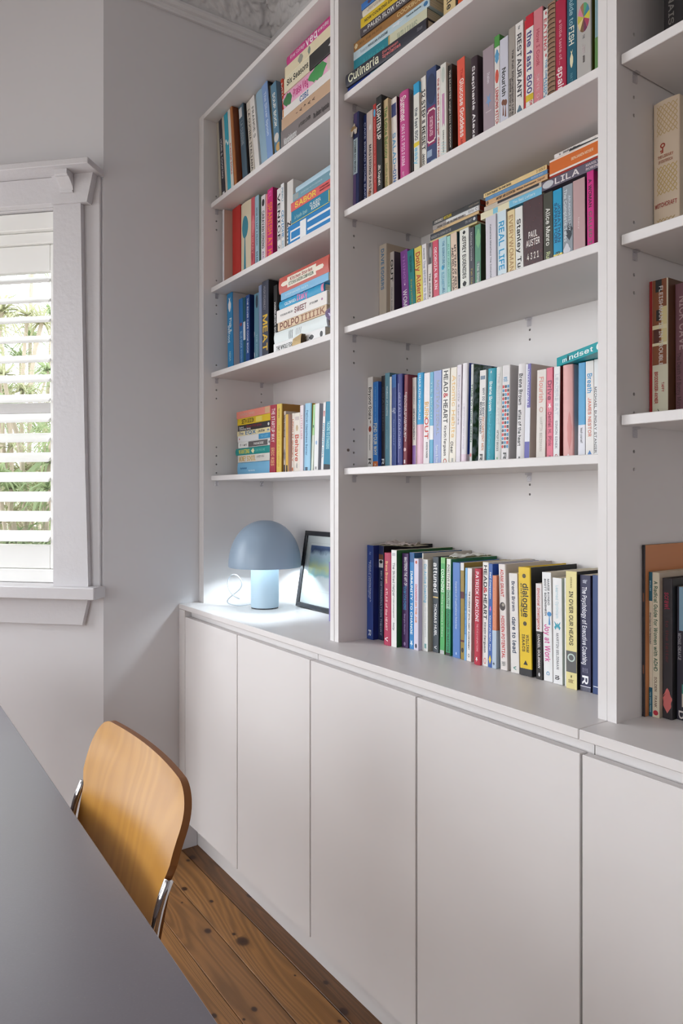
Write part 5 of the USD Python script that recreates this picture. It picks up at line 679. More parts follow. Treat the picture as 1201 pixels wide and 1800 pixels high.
 ('b2D','p',0,922.5,177.1,1373.5,22.9,252.2,160.0,0.23,0,(222, 220, 218),(196, 186, 174),None,[('T','Beyond Goals',0.11,0.46,0.5,0,(52,48,48),),('M','leaf',0.47,0.51,0.2,0.1,(150,130,110),),('M','circle',0.535,0.6,0.5,0,(150,60,40),),('T','David Clutterbuck and David',0.63,0.8,0.22,0,(110,106,106),),('T','R',0.89,0.955,0.5,0,(50,46,46),)],'white paperback about goals with a small red berry on the middle bay fourth shelf','books on the middle bay fourth shelf','paperback_book'),
 ('b2D','p',0,946.2,178.6,1373.5,21.3,237.1,140.0,0.12,0,(44, 120, 196),(40, 90, 180),None,[('T','A PRACTICAL GUIDE FOR YOU AND',0.06,0.46,0.24,0,(120,170,220),),('T','FIND YOUR WHY',0.48,0.85,0.62,0,(232,226,190),),('L',0.92,1,(206,112,50),0.99,0,),('T','1',0.94,0.98,0.3,0,(230,220,210),)],'bright blue paperback with yellow white capitals on the middle bay fourth shelf','books on the middle bay fourth shelf','paperback_book'),
 ('b2D','p',0,967.8,190.3,1373.5,16.0,251.8,160.0,0.12,0,(30, 28, 30),None,None,[('T','COACHING',0.12,0.6,0.3,0,(90,90,94),),('T','R',0.9,0.96,0.6,0,(226,226,226),)],'black paperback with a white letter at the foot on the middle bay fourth shelf','books on the middle bay fourth shelf','paperback_book'),
 ('b2D','p',0,984.6,190.3,1373.5,19.5,256.9,170.0,0.00,0,(88, 134, 150),(70, 116, 130),None,[('T','Handbook of Coaching',0.14,0.45,0.3,0,(200,214,220),),('T','psychology',0.6,0.8,0.2,0,(150,180,190),)],'slate teal book with tiny white title on the middle bay fourth shelf','books on the middle bay fourth shelf','paperback_book'),
 ('b2D','p',0,1004.4,190.7,1373.5,7.7,244.8,150.0,0.00,0,(226, 222, 214),None,None,[],'very slim white booklet beside the teal book on the middle bay fourth shelf','books on the middle bay fourth shelf','booklet'),
 ('b2D','p',0,1012.4,191.8,1373.5,18.6,248.8,160.0,0.00,0,(50, 74, 140),None,None,[('T','CgT',0.36,0.42,0.5,0,(220,224,236),),('L',0,0.14,(40,100,170),0.9,0,),('T','Theory and Practice of',0.48,0.76,0.3,0,(130,146,196),)],'navy blue textbook with white monogram on the middle bay fourth shelf','books on the middle bay fourth shelf','paperback_book'),
 ('b2D','h',0,1031.3,191.8,1373.5,22.5,247.7,170.0,0.00,0,(52, 58, 130),(40, 46, 116),None,[('T','GESTALT COACHING',0.2,0.8,0.3,0.1,(150,156,200),),('L',0.1,0.95,(150,160,200),0.12,-0.1,)],'glossy indigo book with a white reflection on the middle bay fourth shelf','books on the middle bay fourth shelf','hardback_book'),  # pale stripe panel is a reflection painted onto the spine
 ('b2D','h',0,1054.1,194.4,1373.5,16.0,242.4,170.0,1.29,0,(122, 34, 50),(124, 36, 46),None,[('T','EXECUTIVE COACHING WITH',0.19,0.72,0.3,0.14,(226,206,210),),('T','BACKBONE AND HEART',0.22,0.68,0.3,-0.22,(226,206,210),),('M','circle',0.79,0.83,0.6,0,(220,180,180),),('L',0.92,0.96,(226,214,214),0.3,0,)],'maroon book with white double row of capitals on the middle bay fourth shelf','books on the middle bay fourth shelf','hardback_book'),
 ('b2D','p',0,1074.8,210.0,1373.5,14.9,234.6,150.0,0.23,0,(222, 216, 208),None,None,[('T','COACHING SKILLS',0.1,0.3,0.3,0,(170,160,170),),('T','DEVELOPMENT',0.35,0.7,0.36,0,(90,80,100),),('L',0.76,0.99,(140,100,170),0.9,0,)],'slim white paperback with lilac foot on the middle bay fourth shelf','books on the middle bay fourth shelf','paperback_book'),
 ('b2D','h',0,1090.0,210.0,1373.5,24.9,243.8,160.0,0.63,0,(40, 156, 206),(214, 206, 196),None,[('T','TRAILBLAZING WORKPLACE',0.02,0.5,0.3,0,(214,232,240),),('B',0.55,1,(222,180,196),)],'paperback split cyan above blush pink on the middle bay fourth shelf','books on the middle bay fourth shelf','hardback_book'),
 ('b2D','p',0,1118.3,210.0,1373.5,22.6,239.6,150.0,0.93,0,(226, 218, 218),None,None,[('T','BURN',0.31,0.48,0.6,0,(216,160,50),),('T','OUT',0.48,0.71,0.6,0,(200,60,50),),('T','GORDON PARKER',0.74,0.91,0.26,0.1,(70,70,70),)],'white paperback about burnout in gold and red on the middle bay fourth shelf','books on the middle bay fourth shelf','paperback_book'),
 ('b2D','p',0,1142.1,210.0,1373.5,13.3,239.2,150.0,0.71,0,(64, 156, 190),None,None,[('B',0.57,0.72,(222,224,222),),('T','THE BRAIN',0.1,0.5,0.4,0,(160,206,220),)],'slim aqua book with a white band on the middle bay fourth shelf','books on the middle bay fourth shelf','paperback_book'),
 ('b2D','p',0,1156.6,210.0,1373.5,28.7,239.5,160.0,0.52,0,(136, 154, 202),None,None,[('T','MOTIVATIONAL',0.1,0.68,0.34,0.05,(150,160,170),),('T','Spence & Grant',0.78,0.98,0.26,0,(216,222,236),)],'periwinkle blue thick paperback with faint type on the middle bay fourth shelf','books on the middle bay fourth shelf','paperback_book'),
 ('b2D','p',0,1185.6,210.0,1373.5,28.0,239.7,150.0,1.08,0,(226, 220, 212),None,None,[('T','HEAD',0.02,0.24,0.5,0,(40,40,42),),('T','&',0.25,0.3,0.5,0,(190,50,60),),('T','HEART',0.32,0.56,0.5,0,(40,40,42),),('T','Kirstin Ferguson',0.59,0.9,0.3,0,(70,66,66),),('M','ring',0.93,0.99,0.4,0,(180,80,60),)],'white book about head and heart with a red ampersand on the middle bay fourth shelf','books on the middle bay fourth shelf','paperback_book'),
 ('b2D','p',0,1215.1,210.0,1373.5,21.9,239.3,140.0,1.43,0,(224, 214, 200),None,None,[('T','Atomic Habits',0.08,0.72,0.5,0.05,(230,190,130),),('T','Clear',0.76,0.88,0.4,-0.1,(60,60,60),),('L',0.93,0.97,(170,166,160),0.3,0,)],'cream paperback with pale gold letters on the middle bay fourth shelf','books on the middle bay fourth shelf','paperback_book'),
 ('b2D','p',0,1237.9,210.0,1373.5,15.1,242.7,140.0,1.38,0,(214, 208, 214),None,None,[('T','Immunity Stories',0.1,0.6,0.3,0,(170,166,176),),('T','AND',0.97,0.99,0.5,0,(90,90,90),)],'lilac white paperback without strong lettering on the middle bay fourth shelf','books on the middle bay fourth shelf','paperback_book'),
 ('b2D','h',0,1253.7,210.0,1373.5,17.8,244.1,160.0,1.69,0,(230, 228, 232),(30, 60, 150),None,[('B',0.9,1,(228,206,220),),('T','LEADING CHANGE',0.4,0.85,0.2,0,(216,206,226),)],'glossy white book with royal blue cover on the middle bay fourth shelf','books on the middle bay fourth shelf','hardback_book'),
 ('b2D','p',0,1284.7,210.0,1373.5,7.9,238.0,160.0,1.51,0,(190, 196, 190),('mot', [34, 72, 40], [130, 150, 156], 9),None,[('T','TIME TO THINK GREEN',0.2,0.78,0.6,0,(70,110,90),),('M','circle',0.89,0.93,0.7,0,(210,110,110),)],'slim book with white spine and dark green photo cover on the middle bay fourth shelf','books on the middle bay fourth shelf','paperback_book'),
 ('b2D','p',0,1317.2,206.0,1373.5,20.2,217.4,150.0,1.63,0,(216, 212, 210),None,None,[('L',0.06,0.1,(100,120,140),0.7,0,),('T','WHY DO SO MANY',0.19,0.5,0.34,0.18,(60,70,90),),('T','INCOMPETENT MEN',0.5,0.86,0.34,0.18,(190,130,90),),('T','BECOME LEADERS?',0.34,0.68,0.3,-0.22,(60,70,90),),('T','R',0.9,0.97,0.4,0,(70,70,70),)],'grey white paperback with black and orange capitals on the middle bay fourth shelf','books on the middle bay fourth shelf','paperback_book'),
 ('b2D','h',0,1337.7,208.0,1373.5,25.9,218.4,160.0,1.86,0,(30, 150, 172),None,None,[('T','Brene Brown',0.14,0.45,0.36,0,(226,238,238),),('T','Rising Strong Dare Greatly',0.48,0.95,0.2,0,(70,180,196),),('M','star',0.02,0.06,0.2,0,(220,236,236),)],'teal hardback with white first name lettering on the middle bay fourth shelf','books on the middle bay fourth shelf','hardback_book'),
 ('b2D','h',0,1364.5,209.0,1373.5,19.4,218.4,160.0,1.70,0,(218, 214, 212),None,None,[('T','The Subtle Art of',0.06,0.6,0.4,0,(204,200,200),),('T','ARTHUR C BROOKS',0.66,0.88,0.3,0,(110,110,110),),('M','leaf',0.94,0.97,0.2,0,(130,170,130),)],'grey white hardback with faint embossed letters on the middle bay fourth shelf','books on the middle bay fourth shelf','hardback_book'),
 ('b2D','f',0,1385.6,209.6,1373.5,22.3,219.3,150.0,1.32,0,(220, 218, 216),(196, 192, 190),None,[('DOTS',),('T','work',0.12,0.17,0.6,0,(90,150,190),),('T','R',0.9,0.97,0.4,0,(70,70,70),)],'white book covered with red blue and black dots on the middle bay fourth shelf','books on the middle bay fourth shelf','hardback_book'),
 ('b2D','h',0,1427.7,210.0,1373.5,22.5,215.7,160.0,1.90,0,(224, 220, 220),None,None,[('T','Brene Brown',0.1,0.42,0.44,-0.05,(40,36,40),),('T','atlas of the heart',0.47,0.84,0.4,-0.05,(40,36,40),),('L',0.95,0.99,(80,80,80),0.2,0,)],'white hardback with black lower case serif name on the middle bay fourth shelf','books on the middle bay fourth shelf','hardback_book'),
 ('b2D','p',0,1453.3,210.0,1373.5,14.3,212.8,160.0,1.45,0,(216, 214, 222),(206, 194, 182),None,[('L',0,0.45,(104,96,170),0.6,0.2,),('T','INTENTIONAL',0.05,0.44,0.4,0,(200,200,226),),('L',0.8,1,(80,76,160),0.9,0,)],'slim white and violet paperback on the middle bay fourth shelf','books on the middle bay fourth shelf','paperback_book'),
 ('b2D','p',0,1486.1,210.0,1373.5,24.7,194.7,140.0,1.01,0,(218, 210, 198),None,None,[('T','Flourish',0.08,0.36,0.44,0,(216,140,130),),('M','ring',0.41,0.47,0.4,0,(200,150,140),),('T','MARTIN SELIGMAN',0.52,0.9,0.26,0,(190,184,176),)],'cream paperback with rose flourish lettering on the middle bay fourth shelf','books on the middle bay fourth shelf','paperback_book'),
 ('b2D','p',0,1514.9,210.0,1373.5,16.6,196.2,130.0,-0.09,0,(214, 96, 120),None,None,[('T','Drive',0.14,0.35,0.6,0,(130,50,80),),('M','star',0.37,0.46,0.6,0,(240,226,226),),('T','Daniel H. Pink',0.48,0.85,0.46,0,(150,60,90),),('L',0.95,0.99,(150,60,90),0.3,0,)],'rose pink paperback with grey plum lettering on the middle bay fourth shelf','books on the middle bay fourth shelf','paperback_book'),
 ('b2D','p',0,1531.8,210.0,1373.5,15.9,195.3,130.0,0.61,0,(222, 222, 226),(110, 50, 50),None,[('T','LEADERS EAT',0.08,0.52,0.5,0,(200,204,212),),('T','SIMON SINEK',0.58,0.88,0.34,0,(150,150,160),),('M','ring',0.94,0.99,0.4,0,(190,90,90),)],'white paperback with a large embossed title on the middle bay fourth shelf','books on the middle bay fourth shelf','paperback_book'),
 ('b2D','h',0,1555.1,210.0,1373.5,25.6,195.8,160.0,-0.09,0,(226, 170, 164),(196, 190, 190),None,[('M','leaf',0.5,0.9,0.4,0.2,(216,146,140),),('M','triangle',0.94,0.98,0.3,0.1,(240,226,222),)],'blush book washed with pink watercolour on the middle bay fourth shelf','books on the middle bay fourth shelf','hardback_book'),
 ('b2D','p',0,1594.8,210.0,1373.5,16.6,194.4,140.0,0.34,0,(64, 150, 200),None,None,[('B',0.65,1,(216,216,222),),('T','teach yourself',0.68,0.84,0.3,0,(60,60,60),),('L',0.99,1,(40,40,50),0.2,0,)],'paperback split blue above white on the middle bay fourth shelf','books on the middle bay fourth shelf','paperback_book'),
 ('b2D','p',0,1612.9,210.0,1373.5,19.3,195.1,140.0,0.00,0,(222, 220, 214),None,None,[('T','Breath',0.13,0.33,0.56,0,(70,150,200),),('T','JAMES NESTOR',0.38,0.78,0.36,0,(206,120,100),),('M','drop',0.92,1,0.5,0,(70,130,190),)],'white paperback with blue brush script and a blue drop on the middle bay fourth shelf','books on the middle bay fourth shelf','paperback_book'),
 ('b2D','p',0,1632.7,210.0,1373.5,17.6,196.0,140.0,0.06,0,(226, 224, 224),None,None,[('T','MICHAEL BUNGAY STANIER',0.28,0.95,0.3,-0.3,(120,116,116),)],'white book with thin grey capitals beside the upright on the middle bay fourth shelf','books on the middle bay fourth shelf','paperback_book'),
 ('b2E','p',0,922.5,175.0,901.8,27.7,259.5,170.0,0.33,0,(36, 62, 134),(24, 40, 110),None,[('T','PM',0.07,0.1,0.3,0,(120,140,190),),('T','Handbook of Coaching Measures in',0.16,0.6,0.18,0.1,(180,190,214),),('T','Positive psychological',0.18,0.56,0.18,-0.12,(170,180,210),),('T','R',0.9,0.965,0.4,0,(210,214,226),)],'royal blue thick paperback first from the left panel on the middle worktop','coaching books on the middle worktop','paperback_book'),
 ('b2E','p',0,950.5,193.1,901.8,21.1,258.6,178.9,0.61,0,(36, 44, 80),(10, 10, 16),None,[('L',0.09,0.145,(120,80,56),0.9,0,),('L',0.145,0.23,(206,206,206),0.9,0,),('M','leaf',0.15,0.19,0.7,0,(30,30,32),),('T','SELF DETERMINATION THEORY',0.26,0.95,0.3,0.1,(170,176,190),)],'dark navy book with photo panel at the head on the middle worktop','coaching books on the middle worktop','paperback_book'),
 ('b2E','h',0,1011.2,162.0,901.8,29.6,244.8,170.0,0.42,0,(180, 58, 88),None,None,[('T','Brene Brown',0.09,0.33,0.34,0,(226,180,130),),('T','ATLAS of the HEART',0.38,0.84,0.28,0,(230,196,190),),('T','V',0.91,0.955,0.4,0,(240,230,230),)],'crimson hardback with gold and white serif title on the middle worktop','coaching books on the middle worktop','hardback_book'),
 ('b2E','p',0,1042.5,165.2,901.8,21.3,253.7,200.0,0.09,0,(232, 230, 228),(34, 92, 40),None,[('L',0.03,0.06,(190,190,196),0.6,0,),('T','The Skilled Helper',0.13,0.48,0.4,0,(120,120,124),),('T','A client centred approach',0.49,0.7,0.26,0,(150,150,154),),('T','Gerard Egan',0.75,0.83,0.3,0,(130,130,134),)],'white textbook with green cover and light grey title on the middle worktop','coaching books on the middle worktop','paperback_book'),
 ('b2E','f',0,1064.1,182.8,901.8,25.1,245.6,189.2,0.40,0,(70, 40, 92),(40, 20, 60),None,[('T','MASTERING THE ART OF',0.04,0.34,0.42,0.1,(232,228,236),),('T','TEAM COACHING',0.34,0.6,0.42,0,(70,150,200),),('T','Georgina Woudstra',0.64,0.86,0.22,0,(170,150,190),),('M','circle',0.94,0.98,0.3,0,(150,130,170),)],'purple paperback with blue and white capitals on the middle worktop','coaching books on the middle worktop','hardback_book'),
 ('b2E','p',0,1089.9,187.0,901.8,18.0,249.2,170.0,0.30,0,(44, 126, 190),(30, 80, 130),None,[('L',0,0.1,(30,84,140),0.9,0,),('T','IMMUNITY TO CHANGE',0.19,0.85,0.44,0,(232,238,242),),('M','star',0.9,0.98,0.7,0,(226,232,236),)],'blue paperback with spaced white capitals on the middle worktop','coaching books on the middle worktop','paperback_book'),
 ('b2E','p',0,1108.2,187.0,901.8,17.2,234.8,160.0,0.29,0,(214, 206, 226),(196, 188, 216),None,[('M','leaf',0.02,0.06,0.4,0,(190,90,60),),('T','CHANGING',0.28,0.46,0.36,0,(206,90,100),),('T','ON THE JOB',0.47,0.7,0.36,0,(216,130,70),),('M','circle',0.93,0.98,0.4,0,(60,60,70),)],'lavender white paperback with red and amber capitals on the middle worktop','coaching books on the middle worktop','paperback_book'),
 ('b2E','p',0,1126.1,199.3,901.8,4.0,248.8,172.7,0.18,0,(226, 222, 214),(206, 200, 188),None,[],'tall slim white book behind the lower ones on the middle worktop','coaching books on the middle worktop','paperback_book'),
 ('b2E','p',0,1130.5,199.3,901.8,17.3,233.6,160.0,0.00,0,(226, 226, 220),(196, 192, 178),None,[('T','Co-Active Coaching',0.05,0.47,0.5,0,(96,176,206),),('T','The proven framework',0.52,0.85,0.26,0,(190,200,200),),('L',0.92,0.97,(110,160,160),0.4,0,)],'white coaching paperback with aqua title and painted cover on the middle worktop','coaching books on the middle worktop','paperback_book'),
 ('b2E','f',0,1154.8,210.0,901.8,21.3,241.1,162.0,0.00,0,(66, 70, 80),(24, 30, 40),None,[('T','attuned',0.06,0.37,0.66,0,(232,232,232),),('L',0.415,0.43,(206,180,120),0.9,0,),('T','THOMAS HUBL',0.49,0.83,0.42,0,(230,230,230),),('T','V',0.93,0.965,0.4,0,(226,226,226),)],'charcoal hardback with large white lower case title on the middle worktop','coaching books on the middle worktop','hardback_book'),
 ('b2E','p',0,1181.5,210.0,901.8,16.4,241.6,162.0,0.73,0,(80, 166, 96),(110, 110, 24),None,[('L',0,0.06,(130,190,120),0.9,0,),('T','COACHING',0.12,0.36,0.6,0,(236,244,232),),('T','Seeing Excellence in Others',0.38,0.82,0.3,0,(200,226,190),),('L',0.96,1,(190,190,190),0.9,0,)],'bright green coaching paperback with white capitals on the middle worktop','coaching books on the middle worktop','paperback_book'),
 ('b2E','p',0,1202.4,210.0,901.8,16.4,239.9,162.0,0.71,0,(52, 150, 104),(40, 120, 80),None,[('L',0,0.32,(224,222,216),0.99,0,),('L',0.32,0.52,(150,196,166),0.99,0,),('T','POSITIVE PSYCHOLOGY COACHING IN PRACTICE',0.06,0.96,0.42,0,(60,70,66),),('L',0.97,1,(40,40,40),0.9,0,)],'paperback fading from white head to green foot on the middle worktop','coaching books on the middle worktop','paperback_book'),
 ('b2E','f',0,1227.3,210.0,901.8,25.7,232.5,162.0,0.07,0,(86, 126, 190),None,None,[('T','Dynamics of Organisational Behaviour',0.2,0.7,0.2,0,(190,206,230),),('M','circle',0.94,0.97,0.12,0,(200,214,236),)],'medium blue thick paperback with tiny white title on the middle worktop','coaching books on the middle worktop','hardback_book'),
 ('b2E','p',0,1255.2,210.0,901.8,12.8,233.8,162.0,-0.17,0,(150, 126, 56),None,None,[('L',0,0.08,(220,220,220),0.9,0,),('L',0.3,0.37,(90,30,40),0.9,0,),('L',0.8,0.82,(96,40,30),0.9,0,),('M','circle',0.88,0.93,0.6,0,(60,50,30),)],'olive gold book with white sticker and maroon bands on the middle worktop','coaching books on the middle worktop','paperback_book'),
 ('b2E','p',0,1268.3,208.6,901.8,6.9,222.7,150.0,1.12,0,(130, 186, 230),None,None,[('T','Emotional Intelligence',0.28,0.72,0.6,0,(70,130,190),)],'slim sky blue paperback on the middle worktop','coaching books on the middle worktop','paperback_book'),
 ('b2E','p',0,1276.4,208.7,901.8,15.0,222.7,150.0,0.90,0,(230, 228, 224),(214, 206, 200),None,[('T','THE SCIENCE OF INTELLIGENT ACHIEVEMENT',0.25,0.88,0.28,0,(60,60,62),),('M','ring',0.92,0.96,0.34,0,(90,80,70),)],'white paperback with small dark science title on the middle worktop','coaching books on the middle worktop','paperback_book'),
 ('b2E','h',0,1311.2,197.0,901.8,20.6,224.9,160.0,0.55,0,(186, 40, 66),None,None,[('T','PATRICK LENCIONI',0.03,0.55,0.46,0,(242,226,228),),('T','THE FIVE DYSFUNCTIONS',0.57,0.86,0.26,0.1,(222,150,160),),('M','star',0.91,0.97,0.4,0,(240,230,230),)],'cherry red hardback with bold white name on the middle worktop','coaching books on the middle worktop','hardback_book'),
 ('b2E','p',0,1332.1,204.0,901.8,18.5,241.5,160.0,0.55,0,(228, 226, 220),None,None,[('T','HEAD',0.03,0.24,0.5,0,(36,36,38),),('T','&',0.24,0.3,0.5,0,(190,50,60),),('T','HEART',0.31,0.55,0.5,0,(36,36,38),),('T','Kirstin Ferguson',0.58,0.87,0.28,0,(90,90,92),),('M','ring',0.92,0.98,0.4,0,(206,130,130),)],'white book about head and heart, curved red ampersand, on the counter on the middle worktop','coaching books on the middle worktop','paperback_book'),
 ('b2E','p',0,1350.8,204.4,901.8,12.2,239.2,160.0,0.55,0,(58, 96, 170),(40, 84, 180),None,[('T','Self Compassion',0.08,0.34,0.4,0,(226,232,244),),('M','star',0.4,0.47,0.6,0,(220,120,180),),('T','KRISTIN NEFF, PhD',0.5,0.84,0.34,0,(214,222,240),),('M','diamond',0.88,0.97,0.6,0,(236,200,60),)],'cobalt paperback with a pink flower on its spine on the middle worktop','coaching books on the middle worktop','paperback_book'),
 ('b2E','p',0,1363.7,204.0,901.8,12.4,213.1,130.0,0.46,0,(214, 134, 100),(200, 116, 84),None,[('T','Emotional Agility',0.14,0.56,0.3,0,(230,160,130),),('B',0.59,1,(186,198,216),),('T','+',0.93,0.97,0.6,0,(40,40,50),)],'short paperback split terracotta above pale blue on the middle worktop','coaching books on the middle worktop','paperback_book'),
 ('b2E','f',0,1383.8,210.0,901.8,20.6,240.1,162.0,-1.48,0,(222, 216, 212),(196, 188, 184),None,[('T','ADAM GRANT',0.05,0.31,0.42,0,(190,56,52),),('M','circle',0.36,0.44,0.8,0,(70,66,64),),('M','circle',0.37,0.4,0.4,0.1,(160,150,140),),('T','HIDDEN POTENTIAL',0.49,0.89,0.42,0,(190,50,46),),('T','WH',0.92,0.96,0.5,0,(130,126,124),)],'white hardback with red capitals and a dark globe on the middle worktop','coaching books on the middle worktop','hardback_book'),
 ('b2E','p',0,1415.1,210.0,901.8,24.3,221.9,160.0,-1.56,0,(226, 220, 214),None,None,[('T','Brene Brown',0.08,0.38,0.36,0,(60,66,86),),('T','dare to lead',0.44,0.8,0.42,0,(40,60,90),),('T','V',0.93,0.97,0.3,0,(60,140,130),)],'white paperback with navy slanted serif title on the middle worktop','coaching books on the middle worktop','paperback_book'),
 ('b2E','f',0,1442.2,210.0,901.8,32.5,237.8,162.0,-1.40,0,(228, 194, 40),(34, 30, 32),None,[('T','dialogue',0.15,0.46,0.46,0.1,(40,38,30),),('T','and the art of thinking together',0.15,0.46,0.14,-0.25,(90,80,40),),('M','circle',0.06,0.1,0.3,0,(80,74,50),),('M','circle',0.5,0.54,0.3,0,(80,74,50),),('T','WILLIAM',0.62,0.78,0.22,0.2,(70,62,30),),('T','ISAACS',0.62,0.78,0.22,-0.15,(70,62,30),),('M','triangle',0.86,0.9,0.36,0,(40,40,40),),('B',0.935,1,(40,40,44),)],'yellow hardback with black lower case title on the middle worktop','coaching books on the middle worktop','hardback_book'),
 ('b2E','p',0,1487.5,210.0,901.8,16.0,206.2,130.0,-0.68,0,(226, 216, 214),None,None,[('T','Emotional Intelligence',0.05,0.48,0.44,0,(190,84,70),),('B',0.5,1,(40,36,36),),('T','DANIEL GOLEMAN',0.53,0.88,0.36,0,(216,210,206),),('M','circle',0.93,0.97,0.3,0,(200,200,200),)],'short paperback white above black with red serif title on the middle worktop','coaching books on the middle worktop','paperback_book'),
 ('b2E','p',0,1505.7,212.0,901.8,23.6,232.0,160.0,-1.21,0,(232, 232, 234),(206, 200, 190),None,[('T','MARIE KONDO',0.06,0.3,0.2,0.2,(80,80,86),),('T','SCOTT SONENSHEIN',0.06,0.4,0.2,-0.15,(80,80,86),),('M','spoon',0.36,0.48,0.5,0.25,(70,140,196),),('T','Joy at Work',0.48,0.82,0.56,0,(206,90,150),),('T','C',0.91,0.945,0.3,0,(90,150,190),)],'white paperback with magenta title and a blue pen on the middle worktop','coaching books on the middle worktop','paperback_book'),
 ('b2E','p',0,1532.7,210.0,901.8,23.2,222.7,150.0,-0.59,0,(230, 230, 230),(196, 206, 200),None,[('T','Learned Optimism',0.07,0.38,0.3,0,(190,214,222),),('M','butterfly',0.41,0.49,0.7,0,(60,160,180),),('T','MARTIN SELIGMAN',0.52,0.86,0.26,0,(140,140,144),),('T','nb',0.92,0.96,0.5,0,(50,50,52),)],'white paperback with a blue butterfly on the middle worktop','coaching books on the middle worktop','paperback_book'),
 ('b2E','p',0,1561.9,210.0,901.8,4.0,225.0,140.0,-0.29,0,(226, 226, 222),None,None,[],'very slim white book left of the cream one on the middle worktop','coaching books on the middle worktop','paperback_book'),
 ('b2E','p',0,1570.7,203.0,901.8,26.2,240.7,169.0,-0.19,0,(228, 214, 150),(26, 22, 24),None,[('T','KEGAN',0.05,0.14,0.14,0,(150,136,90),),('T','IN OVER OUR HEADS',0.17,0.63,0.34,0,(70,62,50),),('L',0.68,0.86,(96,96,96),0.99,0,),('M','ring',0.7,0.77,0.7,0,(190,206,200),),('T','Harvard',0.92,0.95,0.5,0,(150,130,90),),('M','star',0.88,0.91,0.16,0,(80,70,50),)],'pale yellow paperback with dark spaced capitals on the middle worktop','coaching books on the middle worktop','paperback_book'),
 ('b2E','p',0,1599.9,210.0,901.8,25.1,234.8,162.0,-0.19,0,(50, 50, 82),(60, 56, 70),None,[('T','Palmer',0.04,0.07,0.4,0,(196,200,216),),('T','The Psychology of Executive Coaching',0.1,0.77,0.42,-0.05,(232,232,240),),('T','SECOND EDITION',0.8,0.84,0.5,0,(130,130,150),),('T','R',0.865,0.94,0.55,0,(240,240,244),),('L',0.955,0.962,(226,226,230),0.99,0,),('M','stripes',0.965,1,0.98,0,(150,150,160),)],'navy coaching textbook with white title and hatched foot on the middle worktop','coaching books on the middle worktop','paperback_book'),
 ('b2E','p',0,1629.6,210.0,901.8,20.7,237.0,162.0,-0.12,0,(52, 70, 122),None,None,[('L',0.935,0.942,(220,224,230),0.99,0,),('M','stripes',0.95,1,0.98,0,(190,200,214),)],'glossy blue textbook half hidden by the upright on the middle worktop','coaching books on the middle worktop','paperback_book'),
 ('b3A','p',0,1812.0,160.0,2068.0,34.1,289.5,170.0,0.00,0,(22, 20, 22),None,None,[('T','ANAIS NIN',0.6,0.98,0.28,-0.1,(120,116,112),)],'black book with tiny grey capitals on the highest right shelf','books in the right bay','paperback_book'),
 ('b3B','h',0,1774.0,186.1,1752.6,49.4,255.2,170.0,0.00,0,(216, 196, 172),(210, 190, 170),None,[('M','lattice',0.03,0.24,0.78,0.05,(196,168,120),),('M','key',0.3,0.37,0.2,-0.1,(160,60,40),),('H','THE LIBRARY',0.385,0.405,0.6,(170,100,70),),('H','OF ESOTERICA',0.42,0.44,0.55,(170,100,70),),('M','lattice',0.46,0.66,0.76,0.05,(200,172,110),),('H','WITCHCRAFT',0.72,0.75,0.85,(160,60,46),),('M','lattice',0.83,0.98,0.7,0,(196,168,120),)],'cream gift book with gold lattice panels and red emblem in the right bay','books in the right bay','hardback_book'),
 ('b3C','p',0,1773.5,177.5,1438.5,35.2,246.1,160.0,0.05,0,(206, 204, 180),(96, 60, 34),None,[('L',0,0.62,(130,70,40),0.84,0.09,),('L',0,0.09,(30,34,32),0.34,0,),('L',0.2,0.48,(206,190,140),0.3,0.3,),('L',0.22,0.3,(30,26,20),0.2,-0.02,),('L',0.33,0.36,(220,210,170),0.8,0.05,),('L',0.46,0.48,(222,214,180),0.8,0.05,),('L',0.36,0.46,(80,36,24),0.3,-0.1,),('T','FLEISHMAN IS IN TROUBLE',0.05,0.63,0.2,0.14,(206,198,190),),('T','TAFFY',0.75,0.82,0.13,0.24,(170,36,36),),('T','BRODESSER-AKNER',0.67,0.9,0.18,-0.12,(170,36,36),),('M','bird',0.94,0.99,0.34,0.12,(30,30,30),),('L',0,1,(150,20,26),0.16,-0.42,)],'novel in a brick house jacket with red back on the right bay lower shelf','books in the right bay','paperback_book'),
 ('b3C','p',0,1810.0,200.0,1438.5,23.6,237.0,150.0,-0.20,0,(112, 70, 80),None,None,[('T','NICK CAVE',0.1,0.5,0.5,0.1,(170,140,140),),('T','The Death of Bunny Munro',0.52,0.95,0.3,-0.2,(70,44,50),)],'plum book with faint serif name beside the novel on the right bay lower shelf','books in the right bay','paperback_book'),
 ('b3D','p',0,1773.5,154.2,901.8,5.5,307.2,210.0,0.04,0,(36, 28, 34),(206, 134, 84),None,[('L',0.28,0.33,(120,70,50),0.4,0,),('L',0.7,0.75,(120,70,50),0.4,0,)],'slim stapled magazine with terracotta cover on the right worktop','books on the right worktop','magazine'),
 ('b3D','p',0,1779.5,166.4,901.8,6.1,258.6,150.0,0.00,0,(206, 190, 170),None,None,[('B',0,0.2,(16,84,104),),('B',0.8,1,(16,84,104),),('T','BOLLES',0.06,0.13,0.4,0,(150,180,190),),('T','What Color is Your Parachute?',0.28,0.5,0.5,0,(70,60,70),),('T','TEN SPEED PRESS',0.83,0.97,0.4,0,(160,190,196),)],'slim paperback with teal head and foot on the right worktop','books on the right worktop','paperback_book'),
 ('b3D','p',0,1785.9,166.4,901.8,13.3,258.7,160.0,0.00,0,(206, 196, 172),(200, 186, 164),None,[('T','A Radical Guide for Women with ADHD',0.06,0.68,0.5,0,(44,84,60),),('T','SOLDEN',0.72,0.82,0.36,0,(110,90,76),),('T','FRANK',0.85,0.93,0.36,0,(110,90,76),),('M','circle',0.95,0.985,0.7,0,(180,40,56),)],'cream guide with green italic title and red seal on the right worktop','books on the right worktop','paperback_book'),
